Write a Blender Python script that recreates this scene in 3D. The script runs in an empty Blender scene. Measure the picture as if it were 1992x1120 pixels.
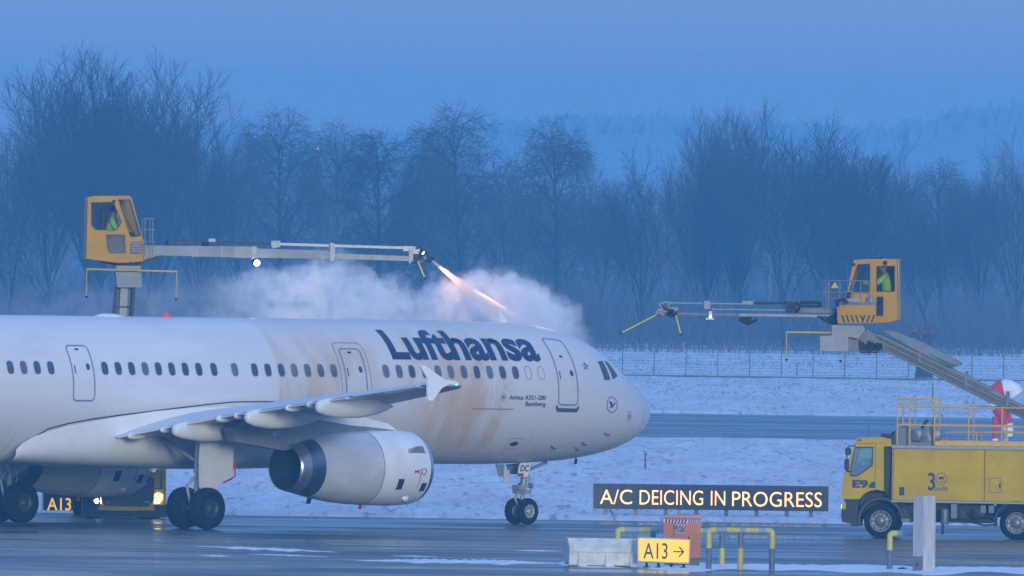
import bpy, bmesh, math, random
import numpy as np
from mathutils import Vector, Matrix
R = math.radians
random.seed(7)
SC = bpy.context.scene
COL = SC.collection

# ------------------------------------------------------------------ camera, sky, sun, exposure
CAM_H, FPX, ROLL, PITCH = 9.0, 34750.0, 0.014, (560 - 415.5) / 34750.0
_f = Vector((0, math.cos(PITCH), -math.sin(PITCH)))
_up0 = Vector((0, math.sin(PITCH), math.cos(PITCH)))
_rt0 = Vector((1, 0, 0))
CU = _rt0 * math.cos(ROLL) + _up0 * math.sin(ROLL)          # image right
CV = _rt0 * math.sin(ROLL) - _up0 * math.cos(ROLL)          # image down
cam_d = bpy.data.cameras.new('camera')
cam_d.sensor_fit = 'HORIZONTAL'
cam_d.sensor_width = 36.0
cam_d.lens = 36.0 * FPX / 1992.0
cam_d.clip_start = 5.0
cam_d.clip_end = 9000.0
cam = bpy.data.objects.new('camera', cam_d)
COL.objects.link(cam)
m3 = Matrix((CU, -CV, -_f)).transposed()
cam.matrix_world = Matrix.Translation((0, 0, CAM_H)) @ m3.to_4x4()
SC.camera = cam

SUN_EL, SUN_AZ = 7.0, 168.0         # low behind the camera, a little to its right (azimuth clockwise from +Y)
world = bpy.data.worlds.new('World')
SC.world = world
world.use_nodes = True
wn, wl = world.node_tree.nodes, world.node_tree.links
wn.clear()
sky = wn.new('ShaderNodeTexSky')
sky.sky_type = 'NISHITA'
sky.sun_disc = False
sky.sun_elevation = R(SUN_EL)
sky.sun_rotation = R(SUN_AZ)
sky.air_density, sky.dust_density, sky.ozone_density = 1.0, 1.0, 6.0
tc = wn.new('ShaderNodeTexCoord')
sep = wn.new('ShaderNodeSeparateXYZ')
wl.new(tc.outputs['Generated'], sep.inputs[0])
ramp = wn.new('ShaderNodeValToRGB')          # overcast winter dusk: brighter overhead than at the horizon
els = ramp.color_ramp.elements
els[0].position, els[0].color = 0.0, (0.46, 0.44, 0.54, 1)
els[1].position, els[1].color = 0.9, (0.36, 0.58, 1.20, 1)
e = els.new(0.012); e.color = (0.40, 0.43, 0.58, 1)
e = els.new(0.05); e.color = (0.18, 0.36, 0.72, 1)
wl.new(sep.outputs['Z'], ramp.inputs[0])
mixw = wn.new('ShaderNodeMix'); mixw.data_type = 'RGBA'
mixw.inputs[0].default_value = 0.06
scl = wn.new('ShaderNodeVectorMath'); scl.operation = 'SCALE'; scl.inputs['Scale'].default_value = 10.0
wl.new(ramp.outputs[0], scl.inputs[0])
wl.new(scl.outputs[0], mixw.inputs[6])
wl.new(sky.outputs[0], mixw.inputs[7])
bg = wn.new('ShaderNodeBackground')
bg.inputs['Strength'].default_value = 0.1
wl.new(mixw.outputs[2], bg.inputs[0])
wo = wn.new('ShaderNodeOutputWorld')
wl.new(bg.outputs[0], wo.inputs[0])

sun_d = bpy.data.lights.new('sun', 'SUN')
sun_d.energy = 2.0
sun_d.angle = R(11)
sun_d.color = (1.0, 0.97, 0.86)
sun = bpy.data.objects.new('sun', sun_d)
COL.objects.link(sun)
_sd = Vector((math.sin(R(SUN_AZ)) * math.cos(R(SUN_EL)), math.cos(R(SUN_AZ)) * math.cos(R(SUN_EL)), math.sin(R(SUN_EL))))
sun.rotation_euler = _sd.to_track_quat('Z', 'Y').to_euler()

SC.view_settings.view_transform = 'Standard'
SC.view_settings.look = 'None'
SC.view_settings.exposure = 0.0
SC.view_settings.gamma = 1.0
SC.cycles.use_denoising = True
SC.cycles.volume_bounces = 8
SC.cycles.max_bounces = 12
SC.cycles.transparent_max_bounces = 24

# ------------------------------------------------------------------ geometry of the view: a pixel of the photo into the place
def ray(px, py):
    return _f * FPX + CU * (px - 996.0) + CV * (py - 560.0)
CAMP = Vector((0, 0, CAM_H))
def at(px, py, Y):
    d = ray(px, py)
    return CAMP + d * (Y / d.y)
def ground(px, py, z=0.0):
    d = ray(px, py)
    return CAMP + d * ((z - CAM_H) / d.z)

class Frame:
    """a local frame standing on the ground: x along the thing, y away from the camera, z up"""
    def __init__(self, px, Y, yaw=0.0, z=0.0):
        p = at(px, 1000, Y)
        self.o = Vector((p.x, Y, z)); self.yaw = yaw
        self.mi = Matrix.Rotation(-yaw, 3, 'Z')
    def lp(self, px, py, ly=0.0):
        d = self.mi @ ray(px, py); c = self.mi @ (CAMP - self.o)
        t = (ly - c.y) / d.y
        return (c.x + d.x * t, c.z + d.z * t)
    def pts(self, L, ly=0.0):
        return [self.lp(a, b, ly) for a, b in L]

# ------------------------------------------------------------------ materials
MATS = {}
def mat(name, col, rough=0.5, metal=0.0, noise=0.0, nscale=3.0, bump=0.0, bscale=30.0, emit=None, estr=0.0, spec=0.5, coat=0.0, stretch=None):
    if name in MATS: return MATS[name]
    m = bpy.data.materials.new(name); m.use_nodes = True
    n, l = m.node_tree.nodes, m.node_tree.links
    b = n['Principled BSDF']
    b.inputs['Base Color'].default_value = (*col, 1)
    b.inputs['Roughness'].default_value = rough
    b.inputs['Metallic'].default_value = metal
    b.inputs['Specular IOR Level'].default_value = spec
    b.inputs['Coat Weight'].default_value = coat
    if noise or bump:
        t = n.new('ShaderNodeTexCoord')
        src = t.outputs['Object']
        if stretch:
            mp = n.new('ShaderNodeMapping'); mp.inputs['Scale'].default_value = stretch
            l.new(src, mp.inputs[0]); src = mp.outputs[0]
    if noise:
        tx = n.new('ShaderNodeTexNoise'); tx.inputs['Scale'].default_value = nscale; tx.inputs['Detail'].default_value = 6; tx.inputs['Roughness'].default_value = 0.65
        l.new(src, tx.inputs['Vector'])
        r = n.new('ShaderNodeMapRange'); r.inputs[1].default_value = 0.3; r.inputs[2].default_value = 0.7
        r.inputs[3].default_value = 1 - noise; r.inputs[4].default_value = 1 + noise * 0.5
        l.new(tx.outputs[0], r.inputs[0])
        mx = n.new('ShaderNodeVectorMath'); mx.operation = 'SCALE'
        mx.inputs[0].default_value = col
        l.new(r.outputs[0], mx.inputs['Scale'])
        l.new(mx.outputs[0], b.inputs['Base Color'])
    if bump:
        t2 = n.new('ShaderNodeTexNoise'); t2.inputs['Scale'].default_value = bscale; t2.inputs['Detail'].default_value = 4
        l.new(src, t2.inputs['Vector'])
        bp = n.new('ShaderNodeBump'); bp.inputs['Strength'].default_value = bump; bp.inputs['Distance'].default_value = 0.05
        l.new(t2.outputs[0], bp.inputs['Height']); l.new(bp.outputs[0], b.inputs['Normal'])
    if emit:
        b.inputs['Emission Color'].default_value = (*emit, 1)
        b.inputs['Emission Strength'].default_value = estr
    MATS[name] = m
    return m

def glass(name, col, alpha, rough=0.05):
    if name in MATS: return MATS[name]
    m = bpy.data.materials.new(name); m.use_nodes = True
    n, l = m.node_tree.nodes, m.node_tree.links
    n.clear()
    o = n.new('ShaderNodeOutputMaterial'); t = n.new('ShaderNodeBsdfTransparent'); g = n.new('ShaderNodeBsdfPrincipled')
    t.inputs[0].default_value = (0.93, 0.97, 0.98, 1)
    g.inputs['Base Color'].default_value = (*col, 1); g.inputs['Roughness'].default_value = rough
    x = n.new('ShaderNodeMixShader'); x.inputs[0].default_value = alpha
    l.new(t.outputs[0], x.inputs[1]); l.new(g.outputs[0], x.inputs[2]); l.new(x.outputs[0], o.inputs[0])
    MATS[name] = m
    return m

# ------------------------------------------------------------------ mesh builder
class MB:
    def __init__(self):
        self.v, self.f, self.m, self.s = [], [], [], []
    def add(self, v, f, m=0, s=False):
        b = len(self.v)
        self.v += [tuple(p) for p in v]
        for q in f:
            self.f.append(tuple(i + b for i in q)); self.m.append(m); self.s.append(s)
        return self
    def box(self, x0, x1, y0, y1, z0, z1, m=0):
        x0, x1 = min(x0, x1), max(x0, x1); y0, y1 = min(y0, y1), max(y0, y1); z0, z1 = min(z0, z1), max(z0, z1)
        v = [(x0,y0,z0),(x1,y0,z0),(x1,y1,z0),(x0,y1,z0),(x0,y0,z1),(x1,y0,z1),(x1,y1,z1),(x0,y1,z1)]
        return self.add(v, [(0,3,2,1),(4,5,6,7),(0,1,5,4),(1,2,6,5),(2,3,7,6),(3,0,4,7)], m)
    def obox(self, a, b, w, h, m=0, up=(0, 0, 1)):
        """a square bar from a to b, w wide and h high"""
        a, b = Vector(a), Vector(b); d = (b - a).normalized()
        u = Vector(up); s = d.cross(u).normalized(); u = s.cross(d)
        v = [p + s * i * w / 2 + u * j * h / 2 for p in (a, b) for i, j in ((-1,-1),(1,-1),(1,1),(-1,1))]
        return self.add(v, [(3,2,1,0),(4,5,6,7),(0,1,5,4),(1,2,6,5),(2,3,7,6),(3,0,4,7)], m)
    def tube(self, pts, r, n=8, m=0, s=True, cap=True):
        pts = [Vector(p) for p in pts]; rr = r if isinstance(r, (list, tuple)) else [r] * len(pts)
        v, f = [], []
        u = None
        for i, p in enumerate(pts):
            d = (pts[min(i + 1, len(pts) - 1)] - pts[max(i - 1, 0)]).normalized()
            if u is None:
                u = d.orthogonal().normalized()
            else:
                u = (u - d * u.dot(d)).normalized()
            w = d.cross(u)
            for k in range(n):
                a = 2 * math.pi * k / n
                v.append(p + (u * math.cos(a) + w * math.sin(a)) * rr[i])
        for i in range(len(pts) - 1):
            for k in range(n):
                k2 = (k + 1) % n
                f.append((i*n+k, i*n+k2, (i+1)*n+k2, (i+1)*n+k))
        self.add(v, f, m, s)
        if cap:
            self.add(v[:n], [tuple(range(n))[::-1]], m); self.add(v[-n:], [tuple(range(n))], m)
        return self
    def lathe(self, prof, o, ax, n=32, m=0, s=True, ms=None):
        """prof: (distance along ax, radius)"""
        o, ax = Vector(o), Vector(ax).normalized(); u = ax.orthogonal().normalized(); w = ax.cross(u)
        v = []
        for t, r in prof:
            for k in range(n):
                a = 2 * math.pi * k / n
                v.append(o + ax * t + (u * math.cos(a) + w * math.sin(a)) * r)
        for i in range(len(prof) - 1):
            f = [(i*n+k, i*n+(k+1)%n, (i+1)*n+(k+1)%n, (i+1)*n+k) for k in range(n)]
            b = len(self.v)
            mm = ms[i] if ms else m
            if i == 0: base = b; self.v += [tuple(p) for p in v]
            for q in f:
                self.f.append(tuple(base + j for j in q)); self.m.append(mm); self.s.append(s)
        return self
    def sphere(self, c, r, n=12, m=0, sc=(1, 1, 1)):
        c = Vector(c); v, f = [], []
        k = n // 2
        for i in range(k + 1):
            a = math.pi * i / k
            for j in range(n):
                b = 2 * math.pi * j / n
                v.append(c + Vector((math.sin(a)*math.cos(b)*sc[0], math.sin(a)*math.sin(b)*sc[1], math.cos(a)*sc[2])) * r)
        for i in range(k):
            for j in range(n):
                f.append((i*n+j, (i+1)*n+j, (i+1)*n+(j+1)%n, i*n+(j+1)%n))
        return self.add(v, f, m, True)
    def plate(self, loops, y0, y1, m=0):
        """a solid plate in the x-z plane with holes, between y0 and y1"""
        v, f = fill2d(loops, abs(y1 - y0) / 2)
        ym = (y0 + y1) / 2
        return self.add([(a, ym - c, b) for a, b, c in v], f, m)
    def build(self, name, mats, parent=None, bevel=0.0, label=None, auto=False):
        me = bpy.data.meshes.new(name)
        me.from_pydata(self.v, [], self.f)
        if not isinstance(mats, (list, tuple)): mats = [mats]
        for x in mats: me.materials.append(x)
        me.polygons.foreach_set('material_index', self.m)
        me.polygons.foreach_set('use_smooth', self.s)
        me.update()
        bm = bmesh.new(); bm.from_mesh(me)
        bmesh.ops.recalc_face_normals(bm, faces=bm.faces)
        bm.to_mesh(me); bm.free()
        o = bpy.data.objects.new(name, me); COL.objects.link(o)
        if parent: o.parent = parent
        if label: o['label'] = label
        if bevel:
            b = o.modifiers.new('bevel', 'BEVEL'); b.width = bevel; b.segments = 2; b.limit_method = 'ANGLE'; b.angle_limit = R(40)
        return o

def _tmp_mesh(cu):
    o = bpy.data.objects.new('tmp', cu); COL.objects.link(o)
    dg = bpy.context.evaluated_depsgraph_get()
    me = o.evaluated_get(dg).to_mesh()
    v = [tuple(p.co) for p in me.vertices]; f = [tuple(p.vertices) for p in me.polygons]
    o.evaluated_get(dg).to_mesh_clear()
    bpy.data.objects.remove(o); bpy.data.curves.remove(cu)
    return v, f
def fill2d(loops, half):
    cu = bpy.data.curves.new('tmp', 'CURVE'); cu.dimensions = '2D'; cu.fill_mode = 'BOTH'; cu.extrude = half
    for L in loops:
        sp = cu.splines.new('POLY'); sp.points.add(len(L) - 1)
        for p, (a, b) in zip(sp.points, L): p.co = (a, b, 0, 1)
        sp.use_cyclic_u = True
    return _tmp_mesh(cu)
def text2d(body, bold=0.0, half=0.0, shear=0.0):
    cu = bpy.data.curves.new('tmp', 'FONT'); cu.body = body; cu.size = 1.0; cu.offset = bold; cu.extrude = half; cu.shear = shear
    cu.resolution_u = 4
    return _tmp_mesh(cu)
def textfit(body, x0, x1, z0, z1, bold=0.0, half=0.0, ref=None, shear=0.0):
    """text scaled so its ink fills the given box; ref: text whose height stands for z0..z1"""
    v, f = text2d(body, bold, half, shear)
    xs = [p[0] for p in v]
    rv = v if ref is None else text2d(ref, bold, 0)[0]
    zs = [p[1] for p in rv]
    sx = (x1 - x0) / (max(xs) - min(xs)); sz = (z1 - z0) / (max(zs) - min(zs))
    return [(x0 + (p[0] - min(xs)) * sx, z0 + (p[1] - min(zs)) * sz, p[2]) for p in v], f
def rpoly(P, r, n=4):
    """rounded corners"""
    out = []; N = len(P)
    for i in range(N):
        a, b, c = Vector(P[i-1]), Vector(P[i]), Vector(P[(i+1) % N])
        d1, d2 = (a - b), (c - b)
        k = min(r, d1.length * 0.45, d2.length * 0.45)
        p1, p2 = b + d1.normalized() * k, b + d2.normalized() * k
        for j in range(n + 1):
            t = j / n
            q = p1 * (1-t)**2 + b * 2*t*(1-t) + p2 * t*t
            out.append((q.x, q.y))
    return out
def inset(P, d):
    c = Vector((sum(p[0] for p in P)/len(P), sum(p[1] for p in P)/len(P)))
    out = []
    for p in P:
        v = Vector(p) - c
        out.append(tuple(c + v * max(0.05, (v.length - d) / v.length)))
    return out

def empty(name, loc, rz, label, cat, group=None, ry=0.0):
    o = bpy.data.objects.new(name, None); COL.objects.link(o)
    o.location = loc; o.rotation_euler = (0, ry, rz); o['label'] = label; o['category'] = cat
    o.empty_display_size = 0.3
    if group: o['group'] = group
    return o
def tag(o, label, cat, group=None):
    o['label'] = label; o['category'] = cat
    if group: o['group'] = group
    return o
def struct(o): o['kind'] = 'structure'; return o
def stuff(o, label=None, cat=None):
    o['kind'] = 'stuff'
    if label: o['label'] = label
    if cat: o['category'] = cat
    return o

# palette
M_TYRE = mat('tyre_rubber', (0.010, 0.011, 0.013), 0.8, noise=0.3, nscale=6, spec=0.2)
M_RIM = mat('wheel_rim', (0.22, 0.22, 0.22), 0.45, 0.4, noise=0.35, nscale=8)
M_DARK = mat('dark_metal', (0.02, 0.022, 0.026), 0.55, 0.2, noise=0.4, nscale=5)
M_GREY = mat('grey_metal', (0.17, 0.18, 0.195), 0.45, 0.3, noise=0.25, nscale=4)
M_LGREY = mat('light_grey_metal', (0.31, 0.32, 0.335), 0.42, 0.2, noise=0.2, nscale=3)
M_GALV = mat('galvanised_steel', (0.26, 0.27, 0.285), 0.5, 0.5, noise=0.25, nscale=6)
M_YEL = mat('yellow_vehicle_paint', (0.60, 0.40, 0.003), 0.5, noise=0.22, nscale=1.3, spec=0.12)
M_CABY = mat('amber_cabin_paint', (0.58, 0.30, 0.012), 0.5, noise=0.12, nscale=2, spec=0.12)
M_RAILY = mat('yellow_rail_paint', (0.75, 0.45, 0.03), 0.45, noise=0.2, nscale=8)
M_BLACK = mat('black_plastic', (0.012, 0.013, 0.015), 0.5)
M_HOSE = mat('black_hose', (0.015, 0.016, 0.018), 0.55)
M_GLASS = glass('cab_glass', (0.02, 0.03, 0.04), 0.14)
M_DGLASS = mat('dark_glass', (0.012, 0.018, 0.026), 0.08, spec=0.6)
M_SNOWC = mat('snow_cover', (0.80, 0.82, 0.85), 0.85, bump=0.3, bscale=8)

# ================================================================== the airliner
PSI, THETA = R(45.3), 0.0038
S_M = 21.97                                  # station of the main gear behind the nose tip
PO = at(198, 1024, 506.0); PO.z = 0.0
ZAX = 3.867                                  # fuselage axis above the ground at the main gear
plane = empty('airliner', PO, PSI, 'white twin-engine airliner being de-iced on the wet apron, nose to the right', 'airliner', ry=THETA)
PM = Matrix.Translation(PO) @ Matrix.Rotation(PSI, 4, 'Z') @ Matrix.Rotation(THETA, 4, 'Y')
PMI = PM.inverted()
def L(s, l, z):                               # station aft of nose, metres to starboard, height over the axis -> local
    return (S_M - s, -l, ZAX + z)
# profile: station, top, bottom, half width
PROF = np.array([(0.0,-.53,-.53,.0),(.06,-.36,-.72,.20),(.2,-.20,-.93,.39),(.5,.06,-1.17,.66),(1.0,.38,-1.42,.98),(1.5,.66,-1.59,1.22),(2.0,.98,-1.71,1.41),(2.5,1.30,-1.80,1.56),(3.0,1.54,-1.87,1.67),
    (3.6,1.75,-1.94,1.78),(4.4,1.91,-1.99,1.88),(5.4,2.01,-2.03,1.94),(6.5,2.06,-2.06,1.97),(8.0,2.07,-2.07,1.975),(20.0,2.07,-2.07,1.975),(30.5,2.07,-2.07,1.975),(33.,2.06,-1.82,1.94),(36.,2.03,-1.20,1.75),(39.,1.95,-.35,1.40),(42.,1.75,.55,.85),(44.3,1.45,1.05,.28),(44.5,1.30,1.20,.05)])
def pchip(x, y, q):
    h = np.diff(x); d = np.diff(y) / h; n = len(x); mm = np.zeros(n)
    for i in range(1, n-1):
        if d[i-1]*d[i] > 0:
            w1, w2 = 2*h[i]+h[i-1], h[i]+2*h[i-1]
            mm[i] = (w1+w2)/(w1/d[i-1]+w2/d[i])
    mm[0], mm[-1] = d[0], d[-1]
    i = int(min(max(np.searchsorted(x, q) - 1, 0), n-2)); t = (q-x[i])/h[i]
    return y[i]*(1+2*t)*(1-t)**2 + mm[i]*h[i]*t*(1-t)**2 + y[i+1]*t*t*(3-2*t) + mm[i+1]*h[i]*t*t*(t-1)
def sec(s):
    s = min(max(s, 0.0), 44.5)
    t = [float(pchip(PROF[:,0], PROF[:,k], s)) for k in (1,2,3)]
    # square-root start of the round nose
    return t
def surf(s, ph, off=0.0):
    t, b, w = sec(s)
    # widest line sits between top and bottom
    zc = (t + b) / 2; H = (t - b) / 2
    l = w * math.cos(ph); z = zc + H * math.sin(ph)
    if off:
        nl, nz = math.cos(ph) / max(w, .05), math.sin(ph) / max(H, .05); k = math.hypot(nl, nz)
        ds = 0.05; t2, b2, w2 = sec(s + ds); t1, b1, w1 = sec(max(s - ds, 0))
        r2 = (w2*math.cos(ph)*nl + ((t2+b2)/2+(t2-b2)/2*math.sin(ph))*nz)/k; r1 = (w1*math.cos(ph)*nl + ((t1+b1)/2+(t1-b1)/2*math.sin(ph))*nz)/k
        g = (r2 - r1) / (s + ds - max(s - ds, 0)); q = math.sqrt(1 + g*g)
        return (s - off * g / q, l + off * nl / k / q, z + off * nz / k / q)
    return (s, l, z)
def inv(px, py):
    """photo pixel on the starboard skin -> (station, angle)"""
    Y = 512.0
    for _ in range(60):
        q = PMI @ at(px, py, Y); s, l, z = S_M - q.x, -q.y, q.z - ZAX
        t, b, w = sec(s); zc = (t+b)/2; H = (t-b)/2
        u = max(-0.98, min(0.98, (z - zc) / max(H, .05)))
        lt = w * math.sqrt(1 - u*u)
        Y += 0.55 * (l - lt)
    return s, math.asin(u)
def stn(px, py, l):
    """station of a pixel on the vertical plane l metres to starboard"""
    Y = 505.0
    for _ in range(60):
        q = PMI @ at(px, py, Y); Y += 0.6 * (-q.y - l)
    return S_M - q.x, q.z - ZAX
def patch(loop, s0, ph0, off, mb, m=0, fan=True):
    """a closed loop (metres forward, metres up the skin) laid on the skin at (s0, ph0)"""
    v = [L(*surf(s0 - a, ph0 + b / 2.02, off)) for a, b in loop]
    if fan:
        v.append(L(*surf(s0, ph0, off))); n = len(loop)
        mb.add(v, [(i, (i+1) % n, n) for i in range(n)], m, True)
    else:
        mb.add(v, [tuple(range(len(v)))], m)
def ringp(loop, w, s0, ph0, off, mb, m=0):
    ins = inset(loop, w)
    n = len(loop)
    v = [L(*surf(s0 - a, ph0 + b / 2.02, off)) for a, b in loop] + [L(*surf(s0 - a, ph0 + b / 2.02, off)) for a, b in ins]
    mb.add(v, [(i, (i+1) % n, n + (i+1) % n, n + i) for i in range(n)], m, True)
def superloop(a, b, p, n=28):
    out = []
    for k in range(n):
        t = 2 * math.pi * k / n; c, s = math.cos(t), math.sin(t)
        out.append((a * math.copysign(abs(c) ** (2/p), c), b * math.copysign(abs(s) ** (2/p), s)))
    return out
def rrloop(a, b, r, n=14, k=5):
    """rounded rectangle with points all along its sides"""
    out = []
    for cx, cy, a0, sx, sy in ((a-r, -b+r, -90, 0, 1), (a-r, b-r, 0, -1, 0), (-a+r, b-r, 90, 0, -1), (-a+r, -b+r, 180, 1, 0)):
        out += [(cx + r*math.cos(R(a0 + 90*i/k)), cy + r*math.sin(R(a0 + 90*i/k))) for i in range(k+1)]
        L_ = 2*(b-r) if sy else 2*(a-r); x, y = out[-1]
        out += [(x + sx*L_*i/n, y + sy*L_*i/n) for i in range(1, n)]
    return out
def ring2(a, b, r, w, s0, ph0, off, mb, m=0):
    o_, i_ = rrloop(a, b, r), rrloop(a-w, b-w, max(r-w, .02)); n = len(o_)
    v = [L(*surf(s0 - x, ph0 + y / 2.02, off)) for x, y in o_ + i_]
    mb.add(v, [(i, (i+1) % n, n + (i+1) % n, n + i) for i in range(n)], m, True)

# --- paint of the fuselage: white, frost aft, orange de-icing fluid running down
mf = bpy.data.materials.new('fuselage_paint'); mf.use_nodes = True
n, l_ = mf.node_tree.nodes, mf.node_tree.links
bs = n['Principled BSDF']; bs.inputs['Roughness'].default_value = 0.38; bs.inputs['Coat Weight'].default_value = 0.25
tcn = n.new('ShaderNodeTexCoord'); sp = n.new('ShaderNodeSeparateXYZ'); l_.new(tcn.outputs['Object'], sp.inputs[0])
def mrange(src, a, b, c=0.0, d=1.0, smooth=True):
    r = n.new('ShaderNodeMapRange'); r.interpolation_type = 'SMOOTHSTEP' if smooth else 'LINEAR'
    r.inputs[1].default_value, r.inputs[2].default_value, r.inputs[3].default_value, r.inputs[4].default_value = a, b, c, d
    l_.new(src, r.inputs[0]); return r.outputs[0]
def mth(op, a, b):
    q = n.new('ShaderNodeMath'); q.operation = op
    for i, x in enumerate((a, b)):
        if isinstance(x, (int, float)): q.inputs[i].default_value = x
        else: l_.new(x, q.inputs[i])
    return q.outputs[0]
def noi(scale, vec_scale, detail=5, rough=0.6):
    mp = n.new('ShaderNodeMapping'); mp.inputs['Scale'].default_value = vec_scale; l_.new(tcn.outputs['Object'], mp.inputs[0])
    t = n.new('ShaderNodeTexNoise'); t.inputs['Scale'].default_value = scale; t.inputs['Detail'].default_value = detail; t.inputs['Roughness'].default_value = rough
    l_.new(mp.outputs[0], t.inputs['Vector']); return t.outputs[0]
X, Z = sp.outputs['X'], sp.outputs['Z']
streak = mrange(noi(1.0, (5.5, 0.5, 0.28)), .38, .66)
fine = mrange(noi(1.0, (17., 1.0, 0.7)), .40, .62)
wob = mth('MULTIPLY', mth('SUBTRACT', noi(1.0, (0.9, .5, 1.1)), .5), 2.2)
Xw = mth('ADD', X, wob)
# first band of fluid (behind the second door) and the second, denser one ahead of the wing tip
# (a hard wet front at the aft edge of the first band)
band1 = mth('MULTIPLY', mrange(mth('ADD', X, mth('MULTIPLY', wob, 0.06)), 4.98, 5.10), mrange(Xw, 9.8, 8.2))
band2 = mth('MULTIPLY', mrange(Xw, 9.6, 11.4), mrange(Xw, 14.8, 13.4))
dens = mth('MAXIMUM', mth('MULTIPLY', band1, 0.75), mth('MULTIPLY', band2, 1.0))
zfall = mth('MULTIPLY', mrange(Z, 5.9, 4.6, .3, 1), mrange(Z, 2.05, 2.6, .25, 1))
blot = mrange(noi(1.0, (1.3, .4, .55)), .36, .62)
stain = mth('MULTIPLY', mth('MULTIPLY', dens, zfall), mth('ADD', mth('MULTIPLY', blot, .72), mth('ADD', mth('MULTIPLY', streak, .22), mth('MULTIPLY', fine, .22))))
film = mth('MULTIPLY', mrange(X, 4.4, 6.0), mrange(X, 19.5, 15.5))          # thin pinkish film where the fluid has run
wet = mth('MULTIPLY', film, 0.30)
dirt = mth('MULTIPLY', mrange(Z, 3.3, 2.1), mrange(noi(1.0, (9., .6, .5)), .42, .70))
frost = mrange(mth('ADD', noi(.8, (.35, .6, 1.2)), mth('MULTIPLY', X, -.02)), .42, .58)
def mixc(fac, a, b):
    q = n.new('ShaderNodeMix'); q.data_type = 'RGBA'
    l_.new(fac, q.inputs[0])
    for i, x in ((6, a), (7, b)):
        if isinstance(x, tuple): q.inputs[i].default_value = (*x, 1)
        else: l_.new(x, q.inputs[i])
    return q.outputs[2]
c0 = mixc(frost, (0.655, 0.66, 0.66), (0.71, 0.715, 0.72))
c0 = mixc(wet, c0, (0.66, 0.585, 0.55))
c0 = mixc(stain, c0, (0.57, 0.38, 0.22))
c0 = mixc(mth('MULTIPLY', mth('MULTIPLY', dens, fine), mth('MULTIPLY', streak, .5)), c0, (0.66, 0.70, 0.72))
c0 = mixc(mth('MULTIPLY', dirt, .45), c0, (0.46, 0.44, 0.42))
panel = n.new('ShaderNodeTexBrick'); panel.inputs['Scale'].default_value = 1.0; panel.inputs['Brick Width'].default_value = 2.13; panel.inputs['Row Height'].default_value = 1.27
panel.inputs['Mortar Size'].default_value = 0.008; panel.offset = 0.0
mpp = n.new('ShaderNodeMapping'); cmb = n.new('ShaderNodeCombineXYZ'); l_.new(X, cmb.inputs[0]); l_.new(Z, cmb.inputs[1]); l_.new(cmb.outputs[0], mpp.inputs[0]); mpp.inputs['Location'].default_value = (30.9, 20.15, 0)
l_.new(mpp.outputs[0], panel.inputs['Vector'])
c0 = mixc(mth('MULTIPLY', panel.outputs['Fac'], .30), c0, (0.45, 0.45, 0.46))
l_.new(c0, bs.inputs['Base Color'])
l_.new(mrange(stain, 0, .5, .42, .22), bs.inputs['Roughness'])
M_FUS = mf
M_WING = mat('wing_paint', (0.72, 0.73, 0.74), 0.42, noise=0.16, nscale=1.2)
M_WHITE = mat('white_aircraft_paint', (0.80, 0.80, 0.78), 0.36, noise=0.08, nscale=1.5, coat=0.2)
M_NAC = mat('nacelle_paint', (0.80, 0.80, 0.77), 0.3, noise=0.12, nscale=1.6, coat=0.3, stretch=(1, .5, .4))
M_NAC2 = mat('nacelle_reverser_paint', (0.57, 0.57, 0.555), 0.34, noise=0.2, nscale=1.8, coat=0.2, stretch=(.5, 1, 1))
M_BLUEST = mat('burnt_nozzle_steel', (0.20, 0.21, 0.24), 0.32, 0.9, noise=0.35, nscale=2.5)
M_NOZ = mat('nozzle_lip_steel', (0.48, 0.47, 0.46), 0.3, 0.9, noise=0.2, nscale=4)
M_PYL = mat('pylon_grey', (0.24, 0.25, 0.27), 0.45, noise=0.3, nscale=2.5)
M_SEAM = mat('panel_seam_grey', (0.22, 0.24, 0.30), 0.6)
M_NAVY = mat('navy_lettering', (0.008, 0.026, 0.10), 0.4, noise=0.4, nscale=1.0, stretch=(7, 1, .5))
M_FWIN = mat('cabin_window_glass', (0.055, 0.085, 0.14), 0.25, noise=0.5, nscale=0.9)
M_FWIN2 = mat('filmed_window_glass', (0.16, 0.165, 0.20), 0.4, noise=0.5, nscale=1.3)
M_FWIN3 = mat('shaded_window', (0.12, 0.14, 0.18), 0.3, noise=0.4, nscale=1.3)
M_REDM = mat('red_marking', (0.45, 0.02, 0.02), 0.5)
M_LIP = mat('polished_lip', (0.55, 0.56, 0.58), 0.22, 0.95)

# fuselage skin
ss = sorted(set([0.0,.005,.015,.03,.06,.1,.15,.2,.3,.4,.5,.65,.8] + [1 + .2*i for i in range(28)] + [6.6 + .8*i for i in range(31)] + [31 + .6*i for i in range(23)] + [44.3, 44.5]))
NA = 72
mb = MB(); v = []; f = []
for s in ss:
    for k in range(NA): v.append(L(*surf(s, 2*math.pi*k/NA)))
for i in range(len(ss)-1):
    for k in range(NA): f.append((i*NA+k, i*NA+(k+1)%NA, (i+1)*NA+(k+1)%NA, (i+1)*NA+k))
f.append(tuple((len(ss)-1)*NA+k for k in range(NA)))
mb.add(v, f, 0, True); mb.build('fuselage', M_FUS, plane)

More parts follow.
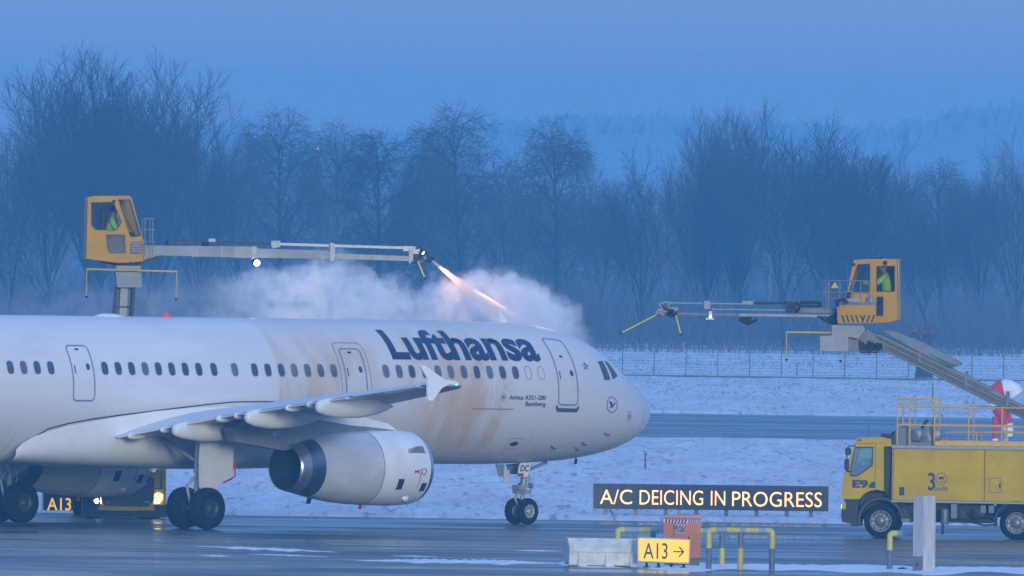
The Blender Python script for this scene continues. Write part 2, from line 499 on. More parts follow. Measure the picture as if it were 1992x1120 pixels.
# cabin windows
WX = [(20,714.5),(46,714.6),(72.3,714.7),(98.6,714.8),(203.7,715.8),(229.8,716),(255.9,716.2),(282.2,716.4),(308,716.6),(333.9,716.8),(360.2,716.9),(386.5,717),(415.7,717),(456.3,717.5),(495,718.2),(521,718.4),(547,718.6),(572.4,718.8),(598,719),(623.5,719.2),(649,719.4),
      (750.7,721.6),(776.4,721.9),(801.3,722.2),(826.6,722.4),(851.9,722.6),(876.9,722.8),(902.2,723),(927.5,723.1),(952.6,723.3),(977.5,723.4),(1002.5,723.6)]
_, PHW = inv(750, 721.8)
for px, py in WX:
    s, _p = inv(px, py)
    mb = MB(); ringp(superloop(.135, .195, 3), .022, s, PHW, .006, mb, 1); patch(superloop(.115, .175, 3), s, PHW, .004, mb, 0)
    mb.build('cabin_window', [M_FWIN2 if px in (572.4, 598, 623.5, 649, 750.7, 776.4, 876.9, 902.2, 952.6) else (M_FWIN3 if px in (46, 282.2, 456.3, 851.9) else M_FWIN), M_SEAM], plane)
for px in (1027.2, 1052.2):
    s, _p = inv(px, 724)
    mb = MB(); ringp(superloop(.135, .195, 3), .022, s, PHW, .006, mb, 0); mb.build('plugged_window', M_SEAM, plane)
# doors
def door(xl, xr, ymid, ytop, ybot, sill=False, frame=None):
    s1, pm = inv(xl, ymid); s0, _ = inv(xr, ymid)
    xm = (xl + xr) / 2
    p1 = inv(xm - 12, ytop)[1]; p0 = inv(xm, ybot)[1]
    a, b = (s1 - s0) / 2, (p1 - p0) * 2.02 / 2
    sc_, pc = (s0 + s1) / 2, (p0 + p1) / 2
    mb = MB(); ring2(a, b, .16, .05, sc_, pc, .006, mb, 0)
    if frame:
        ring2(a + frame, b + frame * .9, .2, .025, sc_, pc + .03, .005, mb, 0)
    dr = mb.build('door', M_SEAM, plane)
    mb = MB(); patch(superloop(.075, .10, 2, 16), sc_ - .22, PHW + .02, .007, mb, 0); mb.build('door_window', M_FWIN, dr)
    mb = MB(); patch([(-.02,-.12),(.02,-.12),(.02,.12),(-.02,.12)], sc_ + (a - .14), PHW - .02, .007, mb, 0, False)
    patch([(-.07,-.03),(.07,-.03),(.07,.03),(-.07,.03)], sc_ + .03, PHW + .28, .007, mb, 0, False); mb.build('door_handle', M_DARK, dr)
    if sill:
        mb = MB(); P0 = p0
        lo = [(-a-.06, .10), (-a-.06, -.0), (-a+.02, -.10), (a-.02, -.10), (a+.06, 0), (a+.06, .10), (a, .10), (a-.05, .02), (-a+.05, .02), (-a, .10)]
        vv = [L(*surf(sc_ - x, P0 - .045 + y / 2.02, .008)) for x, y in lo]
        mb.add(vv, [(0,1,8,9),(1,2,7,8),(2,3,7),(3,4,7),(4,5,6,7)][:1] + [(1,2,8),(2,3,7,8),(3,4,7),(4,5,6,7)], 0); mb.build('door_sill', mat('sill_blue_grey', (.06,.09,.16), .6), dr)
door(139.3, 183, 720, 670.7, 781)
door(669.5, 712, 720, 677, 788, frame=.16)
door(1081, 1120, 720, 661, 789, sill=True)

# lettering on the skin
def skin_text(body, x0, x1, ybase, ytop, bold, name, mats, ref=None, dens=.16, extra=None):
    sA, pb = inv(x0, ybase); sB, _ = inv(x1, ybase); xt = (x0 + x1) / 2 if ref is None else x0 - 20
    pt = inv(xt, ytop)[1]
    W, Hh = sA - sB, (pt - pb) * 2.02
    v, f = textfit(body, 0, W, 0, Hh, bold, 0, ref)
    bm = bmesh.new()
    vs = [bm.verts.new(p) for p in v]
    for q in f:
        try: bm.faces.new([vs[i] for i in q])
        except ValueError: pass
    k = int(Hh * 1.4 / dens) + 1
    for i in range(-1, k):
        bmesh.ops.bisect_plane(bm, geom=bm.verts[:] + bm.edges[:] + bm.faces[:], plane_co=(0, i * dens + .003, 0), plane_no=(0, 1, 0))
    bm.verts.index_update()
    mb = MB()
    mb.add([L(*surf(sA - p.co.x, pb + p.co.y / 2.02, .009)) for p in bm.verts], [tuple(w.index for w in q.verts) for q in bm.faces], 0, True)
    bm.free()
    return mb.build(name, mats, plane)
skin_text('Lufthansa', 764, 1052, 699, 641.8, .034, 'airline_title', M_NAVY, ref='L')
skin_text('Airbus A321-200', 990.5, 1061, 777, 768.3, .02, 'type_lettering', M_NAVY, ref='A', dens=.5)
skin_text('Bamberg', 1021.5, 1060.5, 789.4, 780.8, .02, 'christening_name', M_NAVY, ref='B', dens=.5)
s, p = inv(979, 772.5)
mb = MB(); ringp(superloop(.115, .125, 2, 20), .018, s, p, .008, mb)
for k in range(5):
    a = R(72*k+18); patch([(x*.022+.04*math.cos(a), y*.022+.04*math.sin(a)) for x, y in superloop(1,1,2,8)], s, p, .009, mb, 1, False)
mb.build('christening_badge', [M_SEAM, M_NAVY], plane)
# crane roundel on the nose
s, p = inv(1190.5, 787)
mb = MB(); ringp(superloop(.275, .275, 2, 40), .026, s, p, .008, mb)
bird = [[(-.15,-.15),(-.05,-.10),(.03,-.09),(.09,-.03),(.13,.05),(.22,.10),(.12,.09),(.06,.02),(.02,-.03),(-.05,-.05),(-.10,-.09)], [(-.21,.11),(-.14,.09),(-.03,.09),(.02,.0),(-.01,-.04),(-.06,-.04),(-.10,.01),(-.13,.05)]]
for b_ in bird:
    v_, f_ = fill2d([b_], 0)
    mb.add([L(*surf(s - x, p + y/2.02, .010)) for x, y, z in v_], f_, 0)
mb.build('crane_emblem', M_NAVY, plane)
# ring of five small stars beside the cockpit
s, p = inv(1139, 712); mb = MB()
for k in range(5):
    a = R(72*k+90); tri = [(.16*math.cos(a), .16*math.sin(a)), (.07*math.cos(a+.55), .07*math.sin(a+.55)), (.03*math.cos(a), .03*math.sin(a)), (.07*math.cos(a-.55), .07*math.sin(a-.55))]
    patch(tri, s, p, .008, mb, k % 2, False)
mb.build('alliance_emblem', [M_DARK, M_LGREY], plane)
# cockpit glazing
def pxpatch(P, name, m, off=.01, sub=True):
    sp_ = [inv(*q) for q in P]; mb = MB()
    n_ = len(sp_)
    cs = (sum(a for a, b in sp_)/n_, sum(b for a, b in sp_)/n_)
    v_ = [L(*surf(a, b, off)) for a, b in sp_]
    # subdivide quads so the pane follows the skin
    if n_ == 4 and sub:
        v_ = []; f_ = []; N = 5
        for i in range(N+1):
            for j in range(N+1):
                u, w = i/N, j/N
                a = [sp_[0][k]*(1-u)*(1-w)+sp_[1][k]*u*(1-w)+sp_[2][k]*u*w+sp_[3][k]*(1-u)*w for k in (0,1)]
                v_.append(L(*surf(a[0], a[1], off)))
        for i in range(N):
            for j in range(N): f_.append((i*(N+1)+j, (i+1)*(N+1)+j, (i+1)*(N+1)+j+1, i*(N+1)+j+1))
        mb.add(v_, f_, 0, True)
    else: mb.add(v_, [tuple(range(n_))])
    return mb.build(name, m, plane)
M_CWIN = mat('cockpit_glass', (0.05, 0.06, 0.065), 0.1)
pxpatch([(1162.5,703),(1171.5,702),(1187,738.5),(1175.5,739.5)], 'cockpit_window', M_CWIN)
pxpatch([(1175.5,702),(1181,703.5),(1201.5,731.5),(1192.5,738.5)], 'cockpit_window', M_CWIN)
mb = MB(); pp = [L(*surf(1.12, -1.2 + 2.4*i/24, .004)) for i in range(25)]; p2 = [L(*surf(1.10, -1.2 + 2.4*i/24, .004)) for i in range(25)]; mb.add(pp + p2, [(i, i+1, 26+i, 25+i) for i in range(24)], 0, True); mb.build('radome_seam', mat('pale_seam', (.5,.5,.52), .5), plane)
mb = MB()  # the forward pane, turned away from us
vv = []
for a, b in ((2.42,.62),(2.42,1.5),(1.72,1.5),(1.62,.60)): vv.append((a, b))
N = 5; V = []
for i in range(N+1):
    for j in range(N+1):
        u, w = i/N, j/N
        a = [vv[0][k]*(1-u)*(1-w)+vv[1][k]*u*(1-w)+vv[2][k]*u*w+vv[3][k]*(1-u)*w for k in (0,1)]
        V.append(L(*surf(a[0], a[1], .01)))
# small skin details
def seamline(P, w, name, m, off=.006):
    mb = MB()
    sp_ = [inv(*q) for q in P]; v_ = []
    for a, b in sp_: v_ += [L(*surf(a, b + w/4.04, off)), L(*surf(a, b - w/4.04, off))]
    mb.add(v_, [(2*i, 2*i+1, 2*i+3, 2*i+2) for i in range(len(sp_)-1)], 0)
    return mb.build(name, m, plane)
seamline([(918,795),(945,795.2),(972,795.5),(999,795.7)], .03, 'cargo_door_seam', M_SEAM)
s, p = inv(1000, 863); mb = MB()
ringp(superloop(.32, .22, 6, 36), .02, s, p, .006, mb, 0); patch(superloop(.17, .09, 2, 20), s, p, .007, mb, 1); mb.build('service_panel', [M_SEAM, M_DARK], plane)
s, p = inv(1224, 810); mb = MB(); ringp(superloop(.13, .21, 8, 36), .02, s, p, .008, mb, 0)
for k in range(4): patch([(-.04,-.015),(.05,-.015),(.05,.015),(-.04,.015)], s, p + (.08-k*.05)/2, .009, mb, 1, False)
mb.build('probe_panel', [M_SEAM, M_DARK], plane)
for px, py in ((1176,842),(1132,860),(1072,867),(1119,870)):
    s, p = inv(px, py); mb = MB(); a0 = L(*surf(s, p, 0)); a1 = L(*surf(s - .02, p, .10)); a2 = L(*surf(s - .12, p, .12))
    mb.tube([a0, a1, a2], .016, 6); mb.build('air_probe', M_DARK, plane)
mb = MB(); s = 1.0
for ps, pr in ((3.1, 1.9), (5.0, 1.98)):
    t_, b_, w_ = sec(ps); mb.obox(L(ps, .25, b_), L(ps+.02, .25, b_-.16), .1, .02)
mb.build('drain_mast', M_DARK, plane)
# roof: blade antenna, red beacon, satellite domes
t = 2.07; mb = MB()
sA, zA = stn(986, 624, 0); prof_ = [(sA-.02, t-.03),(sA+.26, t+.30),(sA+.36, t+.30),(sA+.30, t-.03)]
mb.add([L(a, e_, b) for e_ in (-.02,.02) for a, b in prof_], [(0,1,2,3),(7,6,5,4),(0,4,5,1),(1,5,6,2),(2,6,7,3),(3,7,4,0)]); mb.build('blade_antenna', M_WHITE, plane)
sB, _ = stn(324, 613, 0); mb = MB(); mb.sphere(L(sB, 0, t), .12, 12, 0, (1,1,.8)); mb.build('beacon_light', mat('red_beacon', (.5,.01,.01), .3, emit=(1,.05,.03), estr=.5), plane)
sB, _ = stn(212, 613, 0); mb = MB(); mb.sphere(L(sB, 0, t-.03), .55, 16, 0, (1,.45,.2)); mb.build('antenna_dome', M_WHITE, plane)

# belly fairing
mb = MB(); V = []; F_ = []
st = [13.0,13.4,14,15,16,17.5,19,20.5,22,23.2,24.2,25.2,26.0,26.5,26.85,27.0]
wv = [1.0,1.55,1.85,2.02,2.1,2.16,2.18,2.18,2.16,2.12,2.06,1.99,1.92,1.86,1.78,1.70]
zb = [-2.02,-2.06,-2.10,-2.15,-2.2,-2.23,-2.24,-2.24,-2.23,-2.21,-2.18,-2.15,-2.12,-2.10,-2.085,-2.07]
zt = [-1.75,-1.3,-1.05,-.82,-.66,-.50,-.45,-.47,-.58,-.72,-.86,-1.0,-1.18,-1.34,-1.52,-1.70]
NB = 28
for i, s in enumerate(st):
    for k in range(NB+1):
        a = math.pi * k / NB           # starboard top -> belly -> port top
        c = math.cos(a); zz = zt[i] + (zb[i]-zt[i]) * math.sin(a) ** .55
        V.append(L(s, wv[i] * math.copysign(abs(c) ** .42, c), zz))
for i in range(len(st)-1):
    for k in range(NB): F_.append((i*(NB+1)+k, i*(NB+1)+k+1, (i+1)*(NB+1)+k+1, (i+1)*(NB+1)+k))
mb.add(V, F_, 0, True); bf = mb.build('belly_fairing', M_WHITE, plane)
# dark seam along the fairing's upper edge
mb = MB(); e0 = [(51,868),(54,858),(66,848),(92,832),(130,822),(177,813.5),(228,806.5),(279,800.5),(340,793),(400,786),(452,781),(509,780.5),(580,781),(650,783)]
pts = []
for q in e0:
    s, p = inv(*q); pts.append(L(*surf(s, p, .05)))
mb.tube(pts, .017, 6); mb.build('fairing_seam', M_DARK, bf)

# wings
def le(l): return 15.36 + .52 * l + (.62 * (l - 15.9) ** 1.5 if l > 15.9 else 0)
def te(l): return 23.5 if l < 6.4 else 23.5 + (l - 6.4) * (26.05 - 23.5) / 10.65
def zte(l): return float(np.interp(l, [0, 2, 6.4, 17.05], [-1.62, -1.32, -.64, .40]))
def wz(l, x, up):
    """wing surface height at chord fraction x"""
    c = te(l) - le(l); inc = float(np.interp(l, [0, 6.4, 17], [3.4, 2.2, .6])); tc_ = float(np.interp(l, [0, 6.4, 17], [.145, .118, .108]))
    th = 5*tc_*(.2969*math.sqrt(x)-.126*x-.3516*x*x+.2843*x**3-.1026*x**4) * c
    cam_ = .022 * c * math.sin(math.pi * x ** 1.25)
    return zte(l) + (1-x) * c * math.tan(R(inc)) + cam_ + (th if up else -th * .82)
def wing(sg):
    mb = MB(); V = []; F_ = []; ls = [1.3, 2, 3, 4, 5.2, 6.4, 8, 10, 12, 14, 15.5, 16.0, 16.4, 16.7, 16.95]; NX = 14
    for l in ls:
        xs = [.5*(1-math.cos(math.pi*i/NX)) for i in range(NX+1)]
        ring_ = [(x, True) for x in xs[::-1]] + [(x, False) for x in xs[1:]]
        for x, u in ring_:
            V.append(L(le(l) + x*(te(l)-le(l)), sg*l, wz(l, x, u)))
    K = 2*NX+1
    for i in range(len(ls)-1):
        for k in range(K-1): F_.append((i*K+k, i*K+k+1, (i+1)*K+k+1, (i+1)*K+k))
        F_.append((i*K+K-1, i*K, (i+1)*K, (i+1)*K+K-1))
    F_.append(tuple((len(ls)-1)*K+k for k in range(K)))
    mb.add(V, F_, 0, True); w = mb.build('wing', M_WING, plane)
    # snow-dusted upper skin along the rear of the wing
    for a, b, nm in ((2.25, 6.3, 'flap'), (6.5, 12.9, 'flap'), (13.2, 16.5, 'aileron')):
        mb = MB(); V = []; F_ = []; nn = 8
        for i in range(nn+1):
            l = a + (b-a)*i/nn; c = te(l)-le(l); fc = (.24 if nm == 'flap' else .2) * c
            s0 = te(l) - fc; z0 = wz(l, 1-fc/c, False) - .015; zt_ = zte(l) - (.07 if nm == 'flap' else .03); s1 = te(l) + (.10 if nm == 'flap' else .03)
            V += [L(s0, sg*l, z0 - .02), L(s0 + .10, sg*l, z0 + .06), L(s1, sg*l, zt_ + .045), L(s1, sg*l, zt_)]
        for i in range(nn):
            for k in range(4): F_.append((i*4+k, i*4+(k+1)%4, (i+1)*4+(k+1)%4, (i+1)*4+k))
        F_ += [(0,1,2,3), tuple(nn*4+k for k in (3,2,1,0))]
        mb.add(V, F_, 0, False); mb.build(nm, M_WHITE, w)
    for l, big in ((4.92,1),(8.28,1),(11.97,1),(2.75,0),(4.05,0),(6.3,0),(7.2,0),(9.9,0),(11.0,0)):
        mb = MB(); s1 = te(l) + (.50 if big else .16); ln = (3.4 if l < 6 else 3.0) if big else .75
        pr = [(0,.06),(.008,.11),(.04,.15),(.12,.20),(.3,.25),(.55,.24),(.75,.18),(.9,.10),(1,.01)] if big else [(0,.02),(.04,.06),(.2,.09),(.5,.10),(.8,.07),(1,.01)]
        n_ = 14; V = []; F_ = []
        for t_, r_ in pr:
            s_ = s1 - t_*ln; zc = (zte(l) - .16 + (wz(l, .62, False) - .12 - zte(l) + .16) * t_) if big else zte(l) - .06 + .02*t_
            if big: zc -= .03 * math.sin(math.pi * t_)
            for k in range(n_):
                a = 2*math.pi*k/n_
                V.append(L(s_, sg*(l + math.cos(a)*r_*.8), zc - (.05 if big else .02) + math.sin(a)*r_*(1.22 if big else 1.1)))
        for i in range(len(pr)-1):
            for k in range(n_): F_.append((i*n_+k, i*n_+(k+1)%n_, (i+1)*n_+(k+1)%n_, (i+1)*n_+k))
        F_ += [tuple(range(n_)), tuple((len(pr)-1)*n_+k for k in range(n_))]
        mb.add(V, F_, 0, True); mb.build('flap_track_fairing', M_WHITE, w)
    # wing tip fence
    P = [(830.5,735.5),(817,712.5),(818,709.8),(824.5,710),(864,738.5),(884,741),(890,745),(887,748),(872,747.5),(858,755),(846,772),(841,779),(832,778.5),(831,765)]
    mb = MB(); Q = [stn(a, b, 17.0) for a, b in P]
    v_, f_ = fill2d([[(-a, b) for a, b in Q]], .03)
    mb.add([L(-a, sg*(17.0 + c), b) for a, b, c in v_], f_); tf = mb.build('wing_tip_fence', mat('lamplit_white_paint', (.92,.92,.89), .5), w)  # fence white raised above the other paint to stand for lamplight on it
    sa, za = stn(890, 746.5, 17.0)
    mb = MB(); mb.sphere(L(sa + .02, sg*16.98, za), .05, 10); mb.build('navigation_light', mat('green_navigation_light' if sg > 0 else 'red_navigation_light', (.02,.3,.1) if sg > 0 else (.3,.02,.02), .2, emit=(.1,1,.45) if sg > 0 else (1,.05,.05), estr=2.2), tf)
    return w
wing(1); wing(-1)

# engines
def engine(sg):
    ZE = -2.09; l = 5.75
    o = L(15.40, sg*l, ZE); ax = Vector((-1, 0, 0.0))
    mb = MB()
    mb.lathe([(.75,.80),(.35,.83),(.10,.86),(0.02,.90),(0,.94)], o, ax, 48, 1, True)
    mb.lathe([(0,.94),(.03,.98),(.10,1.01),(.20,1.03)], o, ax, 48, 2, True)
    mb.lathe([(.20,1.03),(.55,1.062),(1.0,1.075),(1.6,1.07),(2.06,1.055)], o, ax, 48, 0, True)
    mb.lathe([(.75,.80),(.76,.02)], o, ax, 48, 1, True)
    en = mb.build('engine', [M_NAC, M_DARK, M_LIP], plane)
    mb = MB()
    mb.lathe([(2.07,1.052),(2.6,1.03),(3.2,.98),(3.7,.91),(4.16,.83)], o, ax, 48, 0, True); mb.build('thrust_reverser', M_NAC2, en)
    mb = MB(); mb.lathe([(4.16,.825),(4.42,.775),(4.62,.735)], o, ax, 48, 0, True)
    mb.lathe([(4.62,.735),(4.86,.69),(5.0,.655),(5.0,.635)], o, ax, 48, 1, True)
    mb.lathe([(5.0,.635),(4.6,.60),(4.0,.55),(3.4,.5)], o, ax, 48, 2, True); mb.lathe([(3.4,.5),(3.4,.001)], o, ax, 48, 2)
    mb.lathe([(3.4,.24),(4.1,.18),(4.5,.04),(4.52,.001)], o, ax, 24, 2, True)
    mb.build('exhaust_nozzle', [M_BLUEST, M_NOZ, mat('dark_nozzle_steel', (.010,.011,.013), .8)], en)  # inside of the nozzle and plug are near black
    mb = MB()
    for rr in (2.065,): mb.lathe([(rr-.008,1.063),(rr+.008,1.063)], o, ax, 48, 0, True)
    mb.build('cowl_seam', M_SEAM, en)
    def on(t, deg, off=.006):
        r_ = float(np.interp(t, [.2,.55,1,1.6,2.06,2.6,3.2,3.7,4.16], [1.03,1.062,1.075,1.07,1.055,1.03,.98,.91,.83])) + off
        a = R(deg); return (o[0] - t, o[1] - r_*math.cos(a), o[2] + r_*math.sin(a))
    def pat(t0, t1, d0, d1, m, nm, sl=0.0, off=.008):
        mb = MB(); v_ = []; f_ = []
        for i in range(7):
            d = d0 + (d1-d0)*i/6
            v_ += [on(t0 + sl*i/6, d, off), on(t1 + sl*i/6, d, off)]
        f_ = [(2*i, 2*i+1, 2*i+3, 2*i+2) for i in range(6)]
        mb.add(v_, f_); return mb.build(nm, m, en)
    pat(1.25, 1.48, -34, -16, M_DARK, 'cooling_vent')
    pat(.28, .50, -38, -23, M_DARK, 'cooling_vent')
    pat(.62, .645, -30, 0, M_REDM, 'red_warning_line')
    pat(.70, .88, -6, -3.5, M_REDM, 'red_warning_mark'); pat(.70, .74, -8, -1.5, M_REDM, 'red_warning_mark')
    pat(.84, .88, -7, -2.2, M_REDM, 'red_warning_mark')
    mb = MB(); c = on(.50, -4.5, .007); u = Vector((-1,0,0)); w = Vector((0,0,1))
    pr = [Vector(c) + u*math.cos(k*.524)*.09 + w*math.sin(k*.524)*.09 for k in range(13)]
    mb.tube([p for p in pr], .010, 4, cap=False); mb.build('warning_roundel', M_DARK, en)
    # strake-like cooling scoop
    mb = MB(); v_ = [on(1.05,30,.0), on(.35,30,.0), on(.55,31,.16), on(.8,31,.16), on(1.05,24,.0), on(.35,24,.0)]
    mb.add(v_, [(0,1,2,3),(4,0,3),(1,5,2),(5,4,3,2)]); mb.build('cowl_strake', M_LGREY, en)
    mb = MB(); mb.sphere(on(.85,-52,.0), .1, 10, 0, (1.3,.8,1)); mb.build('drain_fairing', M_WHITE, en)
    mb = MB(); a0 = on(2.0,-88,0); mb.obox(a0, (a0[0]-.03, a0[1], a0[2]-.12), .1, .03); mb.build('drain_mast', M_REDM, en)
    mb = MB(); mb.obox((o[0]-4.0, o[1], o[2]-.87), (o[0]-4.06, o[1], o[2]-1.02), .14, .05); mb.build('drain_mast', M_DARK, en)
    # pylon
    P = [(16.2,-1.06),(16.7,-.90),(17.4,-.80),(18.3,-.62),(19.0,-.45),(21.9,-.62),(22.7,-1.0),(22.5,-1.38),(20.6,-1.62),(19.4,-1.42),(18.3,-1.18),(17.3,-1.06)]
    v_, f_ = fill2d([[(-a, b) for a, b in P]], .17)
    mb = MB(); mb.add([L(-a, sg*(l + c), b) for a, b, c in v_], f_); py_ = mb.build('pylon', M_PYL, plane, bevel=.05)
    P = [(16.15,-1.03),(16.5,-.84),(17.3,-.70),(18.6,-.42),(19.9,-.44),(19.9,-.66),(18.0,-.90),(17.2,-.94)]
    v_, f_ = fill2d([[(-a, b) for a, b in P]], .20)
    mb = MB(); mb.add([L(-a, sg*(l + c), b) for a, b, c in v_], f_); mb.build('pylon_fairing', M_WHITE, py_, bevel=.08)
    mb = MB(); c = Vector(L(20.9, sg*(l+.18), -1.13)); mb.lathe([(0,.001),(.012,.17),(.0,.172)], c, (0,-sg,0), 20); mb.build('blowout_panel', M_LGREY, py_)
engine(1); engine(-1)

# landing gear
M_RIMD = mat('brake_dark_rim', (.06,.06,.065), .5, .3, noise=.4, nscale=9)
M_RIML = mat('pale_nose_rim', (.45,.44,.42), .5, .2, noise=.3, nscale=9)
def wheel(parent, c, Rw, w, rim, n=32):
    """axle along local y"""
    mb = MB(); o = Vector(c) - Vector((0, w/2, 0)); e = w
    pr = [(.10*e, rim),(.03*e, rim*1.15),(0, Rw*.78),(.06*e, Rw*.90),(.16*e, Rw*.975),(.30*e, Rw),(.70*e, Rw),(.84*e, Rw*.975),(.94*e, Rw*.90),(e, Rw*.78),(.97*e, rim*1.15),(.90*e, rim)]
    mb.lathe(pr, o, (0,1,0), n, 0, True)
    for t0, t1, sg in ((.10*e, .20*e, 1), (.90*e, .80*e, -1)):
        mb.lathe([(t0, rim),(t0 - sg*.01, rim*.96),(t0+sg*.01, rim*.86),(t1, rim*.78),(t1, rim*.42),(t0 + sg*.02, rim*.36),(t0 - sg*.02, rim*.30),(t0 - sg*.03, .001)], o, (0,1,0), n, 1, True)
    for sg, t0 in ((-1, .19*e), (1, .81*e)):
        for k in range(9):
            a = 2*math.pi*k/9; cc = o + Vector((math.cos(a)*rim*.6, t0, math.sin(a)*rim*.6))
            mb.lathe([(0,rim*.11),(sg*.012,rim*.11),(sg*.0125,.001)], cc, (0,1,0), 8, 2)
    return mb.build('wheel', [M_TYRE, M_RIMD if Rw > .5 else M_RIML, M_DARK], parent)
M_STRUT = mat('gear_strut_grey', (.34,.35,.36), .45, .2, noise=.25, nscale=9)
def main_gear(sg):
    x0, l = 0.0, 3.795; Rm = .584
    A = Vector((x0, -sg*l, Rm)); T = Vector((x0 + .05, -sg*(l + .12), ZAX - .85))
    mb = MB(); mb.tube([A, A + (T-A)*.45], .085, 12); mb.tube([A + (T-A)*.40, T], .13, 12)
    mb.tube([A + Vector((0,-.62,0)), A + Vector((0,.62,0))], .075, 10)
    mb.tube([A + (T-A)*.52, Vector((x0 + .1, -sg*2.3, ZAX - 1.35))], .06, 8)
    mb.tube([A + Vector((-.22,0,.12)), A + Vector((-.36,0,.62)), A + (T-A)*.36 + Vector((-.12,0,0))], .045, 8)
    for k in (-.12, .12): mb.tube([A + Vector((.1,k,.1)), A + Vector((.16,k,.7)), A + Vector((.12,k*.6,1.5))], .017, 6)
    g = mb.build('main_gear', M_STRUT, plane)
    for k in (-.4635, .4635): wheel(g, A + Vector((0, k, 0)), Rm, .43, .27)
    P = [(20.86,-1.0),(22.16,-1.0),(22.2,-1.95),(22.15,-2.7),(21.95,-2.88),(21.55,-2.86),(21.40,-2.62),(21.0,-2.42),(20.86,-2.38)] if sg > 0 else [(21.0,-1.1),(22.3,-1.1),(22.2,-2.5),(21.8,-2.7),(21.0,-2.3)]
    v_, f_ = fill2d([[(-a, b) for a, b in P]], .02)
    mb = MB(); mb.add([L(-a, sg*(l + .36 + c + (-1.0 - b) * -.03), b) for a, b, c in v_], f_)
    d = mb.build('gear_door', M_WING, g)
    if sg > 0:
        mb = MB(); mb.tube([L(20.85, l+.40, -1.98), L(20.85, l+.42, -2.36), L(20.95, l+.42, -2.43), L(21.3, l+.42, -2.56)], .025, 6); mb.build('red_edge_trim', M_REDM, d)
    mb = MB(); mb.box(*sorted((x0 - .6, x0 + .5)), -sg*(l-.7) - .5, -sg*(l-.7) + .5, ZAX - 1.16, ZAX - 1.12); mb.build('gear_bay', M_DARK, g)
main_gear(1); main_gear(-1)
def nose_gear():
    x0 = S_M - 5.07; Rn = .381; zg = THETA * x0
    A = Vector((x0, 0, zg + Rn)); T = Vector((x0 + .12, 0, ZAX - 1.9))
    mb = MB(); mb.tube([A, A + (T-A)*.6], .06, 12); mb.tube([A + (T-A)*.42, T], .095, 12)
    mb.tube([A + Vector((0,-.28,0)), A + Vector((0,.28,0))], .055, 10)
    mb.tube([A + (T-A)*.75, Vector((x0 + 1.0, 0, ZAX - 2.0))], .05, 8)
    mb.tube([A + Vector((-.12,0,.1)), A + Vector((-.27,0,.36)), A + (T-A)*.5 + Vector((-.08,0,0))], .035, 8)
    mb.box(x0-.16, x0+.16, -.22, .22, A.z + .50, A.z + .62); mb.box(x0-.24, x0-.05, -.13, .16, A.z + .62, A.z + .76)
    for k in (-.17, .17): mb.tube([A + Vector((.06,k,.55)), A + Vector((.22,k,.6)), A + Vector((.2,k*.6,.8)), T + Vector((.06,k*.5,-.1))], .018, 6)
    mb.lathe([(-.05,.07),(.05,.09),(.06,.001)], A + Vector((.14,-.2,.74)), (1,0,0), 12); mb.lathe([(-.05,.07),(.05,.09),(.06,.001)], A + Vector((.14,.2,.74)), (1,0,0), 12)
    mb.tube([A + Vector((-.1,-.1,.2)), A + Vector((-.18,-.16,.5)), A + Vector((-.08,-.12,.9))], .016, 6)
    g = mb.build('nose_gear', M_STRUT, plane)
    for k in (-.25, .25): wheel(g, A + Vector((0, k, 0)), Rn, .22, .20)
    # small doors; the forward starboard one carries the last two letters of the registration
    def dpl(P, ll, nm, m):
        v_, f_ = fill2d([[(-a, b) for a, b in P]], .015); mb = MB(); mb.add([L(-a, ll + c, b) for a, b, c in v_], f_); return mb.build(nm, m, g)
    Q = [stn(a, b, .42) for a, b in ((1010,904),(1014,899.5),(1033.5,899.5),(1028,922),(1024,927.5),(1006.5,927.5))]
    d = dpl(Q, .42, 'gear_door', M_WHITE)
    a0, z0 = stn(1011.5, 917, .44); a1, z1 = stn(1028, 904.5, .44)
    v_, f_ = textfit('DC', -a0, -a1, z0, z1, .02); mb = MB(); mb.add([L(-p[0] - (p[1]-z0)*.22, .448, p[1]) for p in v_], f_); mb.build('registration_letters', M_NAVY, d)
    a0, z0 = stn(1006.5, 926.5, .44); a1, z1 = stn(1018.5, 920.5, .44); mb = MB(); mb.box(S_M - a0, S_M - a1, -.447, -.441, ZAX + z0, ZAX + z1); mb.build('red_label', M_REDM, d)
    Q = [stn(a, b, .42) for a, b in ((964,903),(981,903),(978,926.5),(971,926.5))]; dpl(Q, .42, 'gear_door', M_PYL)
    Q = [stn(a, b, .5) for a, b in ((980,914.5),(990.5,914.5),(990.5,938),(979.5,938))]; dpl(Q, .5, 'steering_panel', mat('pale_plate', (.6,.55,.56), .5))
    Q = [stn(a, b, -.42) for a, b in ((985,903),(1020,900),(1016,922),(990,922))]; dpl(Q, -.42, 'gear_door', M_PYL)
nose_gear()
# tail, beyond the left edge of the photo
mb = MB(); P = [(35.6,1.9),(40.4,7.9),(43.0,7.9),(43.4,1.4)]
v_, f_ = fill2d([[(-a, b) for a, b in P]], .14); mb.add([L(-a, c, b) for a, b, c in v_], f_); mb.build('tail_fin', mat('navy_tail_paint', (.012,.03,.11), .35), plane, bevel=.05)
for sg in (1, -1):
    mb = MB(); P = [(38.6,.5),(41.6,6.2),(42.9,6.2),(42.2,.5)]
    mb.add([L(a, sg*b, .75 + .1*b + e_) for e_ in (-.08,.08) for a, b in P], [(0,1,2,3),(7,6,5,4),(0,4,5,1),(1,5,6,2),(2,6,7,3),(3,7,4,0)]); mb.build('tailplane', M_WING, plane)

